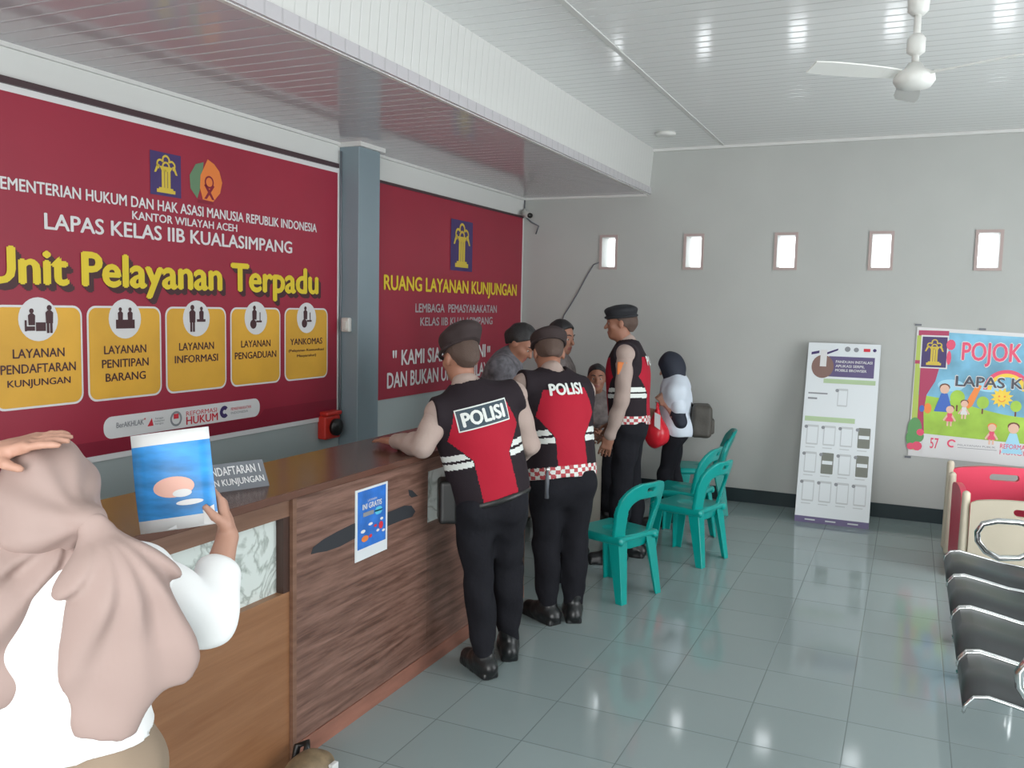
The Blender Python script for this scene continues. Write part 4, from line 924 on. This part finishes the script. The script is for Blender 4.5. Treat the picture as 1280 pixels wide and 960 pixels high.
# the two tails that fall over her back
T = Solid()
b0, b1, b2_, b3 = at(128, 676, 1.69), at(150, 740, 1.665), at(150, 820, 1.655), at(128, 900, 1.655)
nrm = -nz(V(vR[0], vR[1], 0))
tilt_r = R8
T.cap(at(118, 660, 1.675), b1, .030, .07, .03, nrm, 1.9); T.cap(b1, b2_ + R8 * .03, .075, .092, .03, nrm, 3.2)
T.cap(b1 - R8 * .03, b3, .05, .066, .03, nrm, 2.6); T.cap(b2_ + R8 * .03, at(168, 838, 1.66), .092, .068, .03, nrm, 3.2)
T.cap(V(*J['shR']) + V(0, 0, .035) - R8 * .05, b1, .055, .075, .06, nrm, 1.3)
T.cap(at(30, 672, 1.69), at(5, 715, 1.68), .035, .045, .04, nrm, 1.6); T.cap(at(5, 680, 1.69), at(-8, 760, 1.655), .045, .055, .03, nrm, 2.2); T.cap(at(-8, 760, 1.655), at(-8, 850, 1.655), .055, .05, .03, nrm, 2.6)
T.cap(V(*J['shL']) + V(0, 0, .03), at(-8, 760, 1.655), .05, .055, .05, nrm, 1.6)
T.cap(c - hu * .09 + hr * .02, V(*J['neck']) - F8 * .05 , .05, .06, .04)
ft = radial(.012, 16, .6, 1.)
W2, F2_ = T.mesh(.006, [(at(90, 921, 1.65), V(0, 0, -1))], ft)
mesh_np('headscarf', np.concatenate([W1, W2]), np.concatenate([F1, F2_ + len(W1)]), 'pink_hijab', r8)
# fan-like leaflet in her right hand
lf = [at(158, 553, 2.02), at(260, 540, 2.05), at(262, 660, 2.05), at(176, 668, 2.01)]
le = empty('leaflet', (lf[2] + lf[3]) / 2, 'blue printed leaflet held up in the hand of the pink-scarfed woman', 'leaflet')
lx = nz(lf[1] - lf[0]); ly = nz((lf[0] - lf[3]) - lx * ((lf[0] - lf[3]) @ lx)); lp = Page(lf[3], lx, ly)
if lp.n @ vR > 0: ln = -1
else: ln = 1
lw_, lh_ = np.linalg.norm(lf[1] - lf[0]) * .96, np.linalg.norm(lf[0] - lf[3]) * 1.06
bm = bmesh.new(); rows = []
for j in range(9):
    b = j / 8 * lh_; rows.append([[bm.verts.new(lp.p(a / 6 * lw_, b, ln * (h + .012 * math.sin(a / 6 * 3.1) + .006 * math.sin(b * 18)))) for a in range(7)] for h in (0, .0015)])
for j in range(8):
    for a in range(6):
        for h in (0, 1): bm.faces.new((rows[j][h][a], rows[j][h][a + 1], rows[j + 1][h][a + 1], rows[j + 1][h][a]))
    for a in (0, 6): bm.faces.new((rows[j][0][a], rows[j + 1][0][a], rows[j + 1][1][a], rows[j][1][a]))
for j in (0, 8):
    for a in range(6): bm.faces.new((rows[j][0][a], rows[j][0][a + 1], rows[j][1][a + 1], rows[j][1][a]))
add('paper_back', (.7, .72, .75), .5)
me_l = from_bm(bm, 'sheet', ['paper_blue', 'print_white', 'skin_light'], le, True)
lo_ = lp
for f_ in me_l.data.polygons:
    q = V(*f_.center) - lp.o; a, b = (q @ lp.u) / lw_, (q @ lp.v) / lh_
    f_.material_index = 1 if (b > .88 or b < .12) else 0
def lcurve(a, b): return ln * (.0035 + .012 * math.sin(a / lw_ * 3.1) + .006 * math.sin(b * 18))
def lpoly(name, pts, m, h):
    bm = bmesh.new(); bm.faces.new([bm.verts.new(lp.p(a, b, lcurve(a, b) + ln * h)) for a, b in pts]).normal_update(); bmesh.ops.triangulate(bm, faces=bm.faces[:])
    me = bpy.data.meshes.new(name); bm.to_mesh(me); bm.free(); link(name, me, m, le)
add('print_peach', (.75, .42, .34), .5)
lpoly('printed_oval', disc(.50 * lw_, .43 * lh_, .26 * lw_, .105 * lh_), 'print_peach', 0); lpoly('printed_spot', disc(.60 * lw_, .36 * lh_, .12 * lw_, .04 * lh_), 'print_white', .001)
lpoly('printed_corner', [(.35 * lw_, .01 * lh_), (.97 * lw_, .01 * lh_), (.97 * lw_, .2 * lh_)], 'print_white', .001)
lpoly('printed_caption', disc(.68 * lw_, .26 * lh_, .17 * lw_, .028 * lh_), 'print_white', .001)

# ------------------------------------------------------------------ green plastic chairs
def make_chair(label):
    t = empty('plastic_chair', (0, 0, 0), label, 'chair', 'green plastic chairs')
    # local frame: faces -Y, seat at z .39
    st = Solid().box((0, -.015, .385), np.eye(3), (.178, .185, .004), .012, .01)
    def dish(D, X, Y, Z): return D
    st.cap((-.178, -.20, .368), (.178, -.20, .368), .02, k=.02); st.cap((-.185, -.19, .368), (-.165, .17, .368), .02, k=.02); st.cap((.185, -.19, .368), (.165, .17, .368), .02, k=.02)
    sub = Solid().ell((0, -.01, .475), np.eye(3), (.16, .18, .085), .01)
    mesh_np('seat', *st.mesh(.006, [], None, None, sub), 'green_plastic', t)
    def back(D, X, Y, Z):
        zz = Z - .36
        w_ = .180 + .03 * np.clip(zz / .2, 0, 1) - .02 * np.clip((zz - .2) / .2, 0, 1)
        yc = .150 + .26 * zz + .10 * zz * zz - 1.1 * X * X
        # arch outline
        top = .375; r_ = .12
        ax_ = np.abs(X) - (w_ - r_); az = zz - (top - r_)
        o = np.where((ax_ > 0) & (az > 0), np.sqrt(np.maximum(ax_, 0) ** 2 + np.maximum(az, 0) ** 2) - r_, np.maximum(np.abs(X) - w_, zz - top))
        o = np.maximum(o, -.05 - zz)
        wi = w_ - .074; ri = .07; ti = .275
        bx = np.abs(X) - (wi - ri); bz = zz - (ti - ri)
        i_ = np.where((bx > 0) & (bz > 0), np.sqrt(np.maximum(bx, 0) ** 2 + np.maximum(bz, 0) ** 2) - ri, np.maximum(np.abs(X) - wi, zz - ti))
        i_ = np.maximum(i_, .045 - zz)
        sl_ = np.maximum(np.abs(X) - .035, np.abs(zz - .33) - .012)
        d2 = np.maximum(np.maximum(o, -i_), -sl_)
        return np.maximum(d2, np.abs(Y - yc) - .014) + 0 * D
    bb = Solid().box((0, .2, .54), np.eye(3), (.22, .16, .24), .0, .01)
    mesh_np('backrest', *bb.mesh(.006, func=back), 'green_plastic', t)
    for sx in (-1, 1):
        for sy in (-1, 1):
            bm = bmesh.new(); rings = []
            for z, k, wd in ((.385, 0, .085), (.2, .5, .068), (0, 1, .05)):
                x = sx * (.178 + .016 * k); y = (-.200 - .02 * k) if sy < 0 else (.160 + .055 * k)
                th_ = .011
                pts = [(0, 0), (wd, 0), (wd, th_), (th_, th_), (th_, wd), (0, wd)]
                rings.append([bm.verts.new((x - sx * a, y + (b if sy < 0 else -b), z)) for a, b in pts])
            for A_, B_ in zip(rings, rings[1:]):
                for i in range(6): bm.faces.new((A_[i], A_[(i + 1) % 6], B_[(i + 1) % 6], B_[i]))
            bm.faces.new(rings[0]); bm.faces.new(rings[-1])
            from_bm(bm, 'leg', 'green_plastic', t, bevel=.003)
    return t
def dup(root, label):
    r = root.copy(); COL.objects.link(r); r['label'] = label
    for chd in list(root.children):
        c_ = chd.copy(); COL.objects.link(c_); c_.parent = r
    return r
chair = make_chair('green plastic chair nearest the bending officers, with open arched back')
def place(o, A, fd):
    """A: foot of the rear leg nearest the camera, fd: facing direction"""
    fd = nz(V(*fd, 0)); rt = V(fd[1], -fd[0], 0)
    lx = -.19; ly = .205                                    # rear-left foot in the chair's frame (faces -Y)
    a = math.atan2(fd[1], fd[0]) + math.pi / 2
    ca, sa = math.cos(a), math.sin(a)
    fx, fy = (.19, .205)
    o.location = (A[0] - (ca * fx - sa * fy), A[1] - (sa * fx + ca * fy), 0); o.rotation_euler = (0, 0, a)
    return o
chairs = [(chair, G(776, 757), (-.93, .37)), (dup(chair, 'green plastic chair standing in front of the other two by the wall'), G(876, 711), (-.95, .28)),
          (dup(chair, 'green plastic chair in the middle, half hidden behind the one before it'), V(-1.35, 6.42, 0), (-.99, .1)),
          (dup(chair, 'green plastic chair closest to the far wall'), G(909, 645), (-.95, -.25))]
for a in chairs: place(*a)
# the seated man's chair
ch6 = dup(chair, 'green plastic chair under the seated man in grey'); ch6.location = (SEAT6[0] - FS6[0] * .0, SEAT6[1] - FS6[1] * .0, 0); ch6.rotation_euler = (0, 0, math.atan2(FS6[1], FS6[0]) + math.pi / 2)

# ------------------------------------------------------------------ little desk with a cup
dk = empty('desk', (-2.45, 6.35, 0), 'small grey-beige desk between the seated man and the officers', 'desk')
box('desk_top', (-2.85, 6.15, .73), (-2.16, 6.60, .76), 'desk_beige', dk, .004)
box('front_panel', (-2.82, 6.19, .12), (-2.19, 6.21, .73), 'desk_beige', dk)
for x in (-2.82, -2.21): box('side_panel', (x, 6.19, 0), (x + .02, 6.57, .73), 'desk_beige', dk)
cu = on_z(749, 543, .76); cu = V(-2.22, 6.30, .76)
cup = empty('water_cup', cu, 'clear plastic water cup standing on the small desk', 'cup')
bm = bmesh.new(); bm_lathe(bm, [(.026, 0), (.034, .075), (.031, .075), (.024, .004)], cu, 20); from_bm(bm, 'cup_wall', 'clear_plastic', cup, True)
bm = bmesh.new(); bm_lathe(bm, [(.035, .075), (.035, .078)], cu, 20); from_bm(bm, 'foil_lid', 'white_plastic', cup)

# ------------------------------------------------------------------ standing information board
bl, br = G(994, 651), G(1087, 662); by = (bl[1] + br[1]) / 2
tl, tr = on_y(1010, 427, 8.07), on_y(1100, 432, 8.07)
bd = empty('information_board', ((bl[0] + br[0]) / 2, by, 0), 'tall white instruction board with phone pictures leaning on the far wall', 'board')
BW = ((br[0] - bl[0]) + (tr[0] - tl[0])) / 2; xb = (bl[0] + tl[0]) / 2
x0_ = V(xb, by, .0); upv = V(0, 8.08 - by, (tl[2] + tr[2]) / 2); BH = np.linalg.norm(upv)
bp_ = Page(x0_, (1, 0, 0), upv)
bm = bmesh.new(); vs = [bm.verts.new(bp_.p(a, b, h)) for h in (0, -.02) for a, b in ((0, 0), (BW, 0), (BW, BH), (0, BH))]
for f_ in ((0, 1, 2, 3), (4, 5, 6, 7), (0, 1, 5, 4), (1, 2, 6, 5), (2, 3, 7, 6), (3, 0, 4, 7)): bm.faces.new([vs[i] for i in f_])
from_bm(bm, 'board_sheet', 'board_white', bd)
a_ = lambda x: x * BW
b_ = lambda y: (1 - y) * BH
add('print_violet', (.115, .09, .2), .5); add('print_lime', (.42, .55, .33), .5); add('print_pale', (.52, .55, .56), .5); add('print_umber', (.22, .13, .11), .5); add('print_olive', (.18, .19, .16), .5)
bp_.poly('base_strip', [rect(0, BW, 0, .033 * BH)], 'print_violet', bd, .0015)
bp_.poly('header_band', [rect(a_(.30), a_(.93), b_(.19), b_(.075))], 'print_violet', bd, .0015)
bp_.poly('header_photo', [disc(a_(.22), b_(.135), .155 * BW, .066 * BH)], 'print_umber', bd, .002); bp_.poly('header_phone', [rect(a_(.18), a_(.27), b_(.135), b_(.04))], 'print_white', bd, .003)
bp_.poly('header_card', [[(a_(.05), b_(.055)), (a_(.16), b_(.045)), (a_(.16), b_(.06)), (a_(.05), b_(.07))], [(a_(.26), b_(.055)), (a_(.42), b_(.03)), (a_(.42), b_(.04)), (a_(.26), b_(.068))]], 'print_blue', bd, .002)
for i, t in enumerate(('PANDUAN INSTALASI', 'APLIKASI SERPIL', 'MOBILE BROWSER')):
    bp_.text(t, a_(.40), a_(.40 + (.50, .40, .43)[i]), b_(.112 + .024 * i), b_(.097 + .024 * i), 'print_white', bd, .003, .03)
bp_.poly('small_emblems', [disc(a_(.55), b_(.032), .04 * BW, n=14), disc(a_(.67), b_(.034), .035 * BW, n=14)], 'print_grey', bd, .002); bp_.poly('small_emblem', [rect(a_(.77), a_(.86), b_(.043), b_(.026))], 'print_red', bd, .002); bp_.poly('small_emblem', [disc(a_(.92), b_(.034), .025 * BW, n=12)], 'print_blue', bd, .002)
bp_.poly('section_bar', [rect(a_(.25), a_(.96), b_(.228), b_(.203))], 'print_lime', bd, .002); bp_.poly('section_bar', [rect(a_(.03), a_(.72), b_(.445), b_(.418))], 'print_lime', bd, .002)
def phone(a0, a1, t, b, style, par):
    o = bp_.poly('phone_picture', [rrect(a_(a0), a_(a1), b_(b), b_(t), .008)], 'print_olive' if style else 'print_pale', par, .002)
    bp_.poly('phone_screen', [rect(a_(a0 + .012), a_(a1 - .012), b_(b - .008), b_(t + .012))] if not style else [rect(a_(a0 + .012), a_(a1 - .012), b_(t + (b - t) * .55), b_(t + (b - t) * .38))], 'board_white', o, .003)
    bp_.poly('number_disc', [disc(a_(a0 - .01), b_(t + .012), .025 * BW, n=12)], 'print_grey', o, .0035)
phone(.46, .60, .255, .355, 0, bd)
for j, (t, b) in enumerate(((.465, .575), (.615, .73), (.77, .885))):
    for i in range(4): phone(.07 + .235 * i, .07 + .235 * i + .165, t, b, (j, i) in ((0, 3), (1, 1), (1, 3)), bd)
bp_.poly('caption_lines', [rect(a_(.05), a_(.32), b_(.292), b_(.284)), rect(a_(.05), a_(.18), b_(.322), b_(.312))], 'print_grey', bd, .002)
for j in range(3): bp_.poly('caption_lines', [rect(a_(.07 + .235 * i), a_(.2 + .235 * i), b_(.592 + .154 * j), b_(.587 + .154 * j)) for i in range(4)], 'print_pale', bd, .002)
bp_.poly('base_marks', [rect(a_(x), a_(x + .14), .013 * BH, .02 * BH) for x in (.14, .42, .72)], 'print_pale', bd, .0025)
bm = bmesh.new(); bm_box(bm, (xb + .1, by + .06, 0), (xb + .13, by + .09, .03)); bm.free()

# ------------------------------------------------------------------ children's corner banner
pj = empty('banner', (.9, YF, .56), "bright cartoon children's corner banner on the far wall", 'banner')
bm = bmesh.new(); cor = [(.035, .568), (2.0, .53), (2.0, 1.60), (.045, 1.672)]
vs = [bm.verts.new((x, YF - d, z)) for d in (.004, .010) for x, z in cor]
for f_ in ((0, 1, 2, 3), (4, 5, 6, 7), (0, 1, 5, 4), (1, 2, 6, 5), (2, 3, 7, 6), (3, 0, 4, 7)): bm.faces.new([vs[i] for i in f_])
from_bm(bm, 'banner_sheet', 'print_white', pj)
kp = Page((0, YF - .010, 0), (1, 0, 0), (0, 0, 1))
add('sky_print', (.17, .42, .58), .5, var=.35, vscale=3.5); add('grass_print', (.34, .55, .06), .5, var=.2, vscale=5); add('curtain_print', (.42, .04, .11), .5); add('leaf_print', (.10, .30, .10), .5); add('lime_print', (.42, .52, .10), .5); add('sun_print', (.85, .60, .06), .5)
add('pink_print', (.75, .08, .16), .5); add('skin_print', (.75, .48, .36), .5); add('blue_print', (.05, .14, .5), .5); add('aqua_print', (.35, .65, .8), .5); add('print_ink', (.07, .07, .09), .5); add('orange_print', (.85, .25, .05), .5); add('brown_print', (.16, .05, .03), .5)
kp.poly('sky', [[(.07, .80), (1.99, .76), (1.99, 1.57), (.07, 1.64)]], 'sky_print', pj, .0012)
kp.poly('grass', [[(.07, .77), (1.99, .70)] + [(x, 1.05 + .05 * math.sin(x * 4 + 1.2) - .05 * x) for x in np.linspace(1.99, .07, 24)]], 'grass_print', pj, .002)
kp.poly('clouds', [disc(.33, 1.19, .10, .05), disc(.62, 1.2, .12, .05), disc(1.2, 1.35, .15, .06), disc(1.55, 1.2, .12, .05)], 'aqua_print', pj, .0018)
kp.poly('rainbow', ringpolys(.74, 1.17, .17, .03, 0, 180), 'pink_print', pj, .0022); kp.poly('rainbow', ringpolys(.74, 1.17, .14, .03, 0, 180), 'sun_print', pj, .0024)
kp.poly('slide', [[(.47, 1.0), (.50, 1.03), (.56, 1.20), (.52, 1.21), (.44, 1.03)]], 'orange_print', pj, .0026)
kp.poly('side_strip', [[(.045, .62), (.085, .62), (.09, 1.60), (.05, 1.60)]], 'lime_print', pj, .0026); kp.poly('top_strip', [rect(.06, .29, 1.60, 1.645), rect(.045, .085, 1.36, 1.39)], 'curtain_print', pj, .0026)
kp.poly('curtain', [[(.09, .76), (.15, .74), (.135, .95), (.15, 1.1), (.21, 1.22), (.235, 1.34), (.09, 1.36)]], 'curtain_print', pj, .0028)
kp.poly('bush', [disc(.075, .80, .055, .10), disc(.06, .72, .05, .07), disc(.11, .74, .04, .05)], 'leaf_print', pj, .003); kp.poly('flowers', [disc(.12, .775, .03, n=10), disc(.10, .655, .04, n=10), disc(.05, .65, .03, n=10)], 'pink_print', pj, .0034)
kp.poly('white_band', [[(.14, .575), (1.99, .54), (1.99, .70), (.14, .765)]], 'print_white', pj, .0032)
kp.poly('emblem_border', [rect(.082, .292, 1.325, 1.605)], 'print_white', pj, .0034); emblem(kp, .092, .282, 1.335, 1.592, pj, .004)
for i, (x, y, r_) in enumerate(((.385, 1.09, .055), (.575, 1.06, .045), (.815, 1.045, .04), (1.3, 1.0, .06))):
    tr = kp.poly('tree', [disc(x, y, r_, r_ * 1.15)], 'leaf_print' if i == 3 else 'grass_print', pj, .003); kp.poly('trunk', [rect(x - .006, x + .006, y - r_ * 2.1, y - r_)], 'brown_print', tr, .0028)
sn = kp.poly('sun', [[(.71 + (.085 if k % 2 else .055) * math.cos(math.pi * k / 12), 1.11 + (.085 if k % 2 else .055) * math.sin(math.pi * k / 12)) for k in range(24)]], 'sun_print', pj, .0042)
kp.poly('sun_face', [disc(.69, 1.12, .008, n=8), disc(.73, 1.12, .008, n=8)] + ringpolys(.71, 1.105, .03, .007, 200, 340, 8), 'orange_print', sn, .005)
def kid(x, y, s, hair_m, top_m, par=pj, gown=False):
    k = kp.poly('child_figure', [disc(x, y, .03 * s, .032 * s, 12)], 'skin_print', par, .0048)
    kp.poly('child_hair', [disc(x, y + .014 * s, .034 * s, .027 * s, 12)], hair_m, k, .0044)
    kp.poly('child_clothes', [[(x - .03 * s, y - .10 * s), (x + .03 * s, y - .10 * s), (x + .018 * s, y - .03 * s), (x - .018 * s, y - .03 * s)] if not gown else [(x - .06 * s, y - .16 * s), (x + .06 * s, y - .16 * s), (x + .02 * s, y - .03 * s), (x - .02 * s, y - .03 * s)]], top_m, k, .0046)
    if not gown: kp.poly('child_limbs', [rect(x - .02 * s, x - .006 * s, y - .14 * s, y - .1 * s), rect(x + .006 * s, x + .02 * s, y - .14 * s, y - .1 * s), [(x - .02 * s, y - .04 * s), (x - .05 * s, y - .09 * s), (x - .04 * s, y - .1 * s), (x - .015 * s, y - .06 * s)], [(x + .02 * s, y - .04 * s), (x + .05 * s, y - .09 * s), (x + .04 * s, y - .1 * s), (x + .015 * s, y - .06 * s)]], 'skin_print', k, .0045)
kid(.285, 1.155, 1.2, 'brown_print', 'blue_print', gown=True); kid(.335, .985, 1.0, 'brown_print', 'pink_print'); kid(.44, 1.04, .9, 'brown_print', 'print_white'); kid(.655, .855, 1.0, 'orange_print', 'pink_print'); kid(.81, .86, 1.3, 'brown_print', 'aqua_print', gown=True)
kp.poly('toys', [disc(.165, .985, .03, .045, 10)], 'orange_print', pj, .0044); kp.poly('toys', [disc(.12, .98, .02, .03, 10)], 'blue_print', pj, .0046); kp.poly('balloons', [disc(.31, 1.53, .035, .045, 10), disc(.30, 1.42, .018, .06, 10)], 'pink_print', pj, .0044)
kp.text('POJOK', .388, .838, 1.350, 1.565, 'print_white', pj, .005, .075, 'lettering_outline'); kp.text('POJOK', .395, .83, 1.358, 1.558, 'pink_print', pj, .006, .03)
kp.text('LAPAS KELAS IIB', .356, 1.32, 1.178, 1.282, 'print_white', pj, .0052, .06, 'lettering_outline'); kp.text('LAPAS KELAS IIB', .362, 1.312, 1.186, 1.274, 'print_ink', pj, .0062, .03)
kp.text('57', .20, .265, .645, .735, 'pink_print', pj, .0045, .02); kp.poly('anniversary_mark', ringpolys(.365, .70, .035, .014, 30, 300) + [[(.365, .70), (.40, .66), (.375, .69)]], 'pink_print', pj, .0045)
kp.text('PELAYANAN PUBLIK', .41, .69, .685, .70, 'print_grey', pj, .0045, 0); kp.poly('caption_line', [rect(.41, .70, .668, .672)], 'print_grey', pj, .0045)
kp.text('REFORMASI', .722, .93, .69, .73, 'pink_print', pj, .0045, .02); kp.text('HUKUM', .722, .93, .64, .68, 'pink_print', pj, .0045, .0)
for x, z, in ((.052, 1.69), (.535, 1.668), (.035, .553), (1.2, 1.66)):
    box('clip', (x - .025, YF - .014, z - .008), (x + .025, YF - .001, z + .008), 'plastic_grey', pj)

# ------------------------------------------------------------------ children's play fence
pf = empty('play_fence', (.6, 7.1, 0), 'pink and beige plastic play fence below the cartoon banner', 'play fence')
def fence_panel(name, A_, B_, z1, m, slot=True, wavy=True):
    A_, B_ = V(*A_, 0), V(*B_, 0); L_ = np.linalg.norm(B_ - A_); d = nz(B_ - A_); nn = V(-d[1], d[0], 0)
    n_ = 24; top = [(L_ * k / n_, z1 - .05 + .05 * (math.sin(math.pi * k / n_) ** .5 if wavy else 1)) for k in range(n_ + 1)]
    outer = [(0, .02)] + top + [(L_, .02)]
    bm = bmesh.new(); hole = rrect(L_ * .5 - .10, L_ * .5 + .10, z1 - .105, z1 - .055, .024) if slot else None
    def loop(pts, closed=True):
        v = [bm.verts.new(A_ + d * a + V(0, 0, b)) for a, b in pts]; return [bm.edges.new((v[i], v[(i + 1) % len(v)])) for i in range(len(v))]
    e = loop([p for i, p in enumerate(outer)])
    if hole: e += loop(hole)
    bmesh.ops.triangle_fill(bm, use_beauty=True, use_dissolve=False, edges=e)
    o = from_bm(bm, name, m, pf); sm = o.modifiers.new('thickness', 'SOLIDIFY'); sm.thickness = .04; sm.offset = 0
    # raised frame ribs
    bm = bmesh.new(); bm_tube(bm, [A_ + d * a + V(0, 0, b) + nn * .02 for a, b in rrect(L_ * .12, L_ * .88, .10, z1 - .15, .05)], .008, 6, True); from_bm(bm, 'raised_rib', m, o, True)
    return o
def fence_post(p, z1, m='beige_plastic'):
    C = Solid().cap((p[0], p[1], .03), (p[0], p[1], z1), .032, .026, .02)
    mesh_np('post', *C.mesh(.008, [(V(0, 0, .0), V(0, 0, -1))]), m, pf)
q0, q1, q2, q3 = (.33, 7.30), (1.05, 7.42), (.40, 6.52), (1.12, 6.40)
fence_panel('panel', q0, q1, .66, 'pink_plastic'); fence_panel('panel', (.355, 7.0), (.395, 6.6), .60, 'pink_plastic', False); fence_panel('panel', (.43, 6.50), (1.12, 6.40), .58, 'beige_plastic')
for p, z in ((q0, .66), ((.34, 7.14), .60), (q2, .58), (q1, .66), (q3, .58)): fence_post(p, z)
fence_panel('panel', q1, q3, .60, 'beige_plastic')

# ------------------------------------------------------------------ steel waiting bench
wb = empty('waiting_bench', (.5, 4.4, 0), 'dark steel four-seat waiting bench with chrome edges at the right', 'bench')
prof = [(.245, .375), (.25, .405), (.275, .437), (.32, .445), (.40, .43), (.52, .405), (.64, .395), (.70, .42), (.74, .50), (.78, .64), (.81, .80), (.825, .83)]
ys = [3.36, 3.83, 4.41, 4.95, 5.47]
for k in range(4):
    y0, y1 = ys[k] + .012, ys[k + 1] - .012
    bm = bmesh.new(); g = [[[bm.verts.new((x, y, z - d)) for y in (y0, (y0 + y1) / 2, y1)] for x, z in prof] for d in (0, .006)]
    for i in range(len(prof) - 1):
        for j in range(2):
            for d in (0, 1): bm.faces.new((g[d][i][j], g[d][i][j + 1], g[d][i + 1][j + 1], g[d][i + 1][j]))
        for j in (0, 2): bm.faces.new((g[0][i][j], g[0][i + 1][j], g[1][i + 1][j], g[1][i][j]))
    for i in (0, -1):
        for j in range(2): bm.faces.new((g[0][i][j], g[0][i][j + 1], g[1][i][j + 1], g[1][i][j]))
    st = from_bm(bm, 'seat', 'seat_steel', wb, True)
    for y in (y0, y1): tube('seat_rim', [(x, y, z + .002) for x, z in prof], .0065, 'chrome', st, 8)
tube('beam', [(.52, 3.36, .355), (.52, 5.47, .355)], .03, 'seat_steel', wb, 12)
for y in (4.68, 5.2):
    lg = tube('leg', [(.52, y, .34), (.52, y, .06)], .028, 'chrome', wb, 12); tube('foot_bar', [(.30, y, .022), (.40, y, .05), (.52, y, .06), (.66, y, .05), (.78, y, .022)], .022, 'chrome', lg, 10)
for y in (3.36, 5.49):
    lp_ = [(.74, .52), (.62, .44), (.52, .425), (.45, .455), (.41, .51), (.405, .56), (.43, .61), (.50, .635), (.60, .64), (.72, .625), (.78, .60)]
    tube('armrest', [(x, y, z) for x, z in lp_], .017, 'chrome', wb, 12)

# ------------------------------------------------------------------ bundle on the floor at the counter corner
bg_ = empty('floor_bag', (-1.93, 2.50, 0), 'small tan bag lying on the floor against the counter corner', 'bag')
c = V(-1.93, 2.50, .0)
mesh_np('bag_body', *Solid().ell(c + V(0, 0, .045), np.eye(3), (.08, .11, .065), .02).mesh(.006, [(V(0, 0, 0.002), V(0, 0, -1))], folds(.003, 45, 40, 50)), 'tan_bag', bg_)
tube('strap', [c + V(-.09, .02, .02), c + V(-.10, .06, .09), c + V(-.07, .08, .10), c + V(-.05, .05, .08)], .014, 'black_plastic', bg_, 8)
bm = bmesh.new(); bm_box(bm, (c[0] + .07, c[1] + .02, .03), (c[0] + .09, c[1] + .06, .075)); from_bm(bm, 'pale_tag', 'print_white', bg_, bevel=.004)
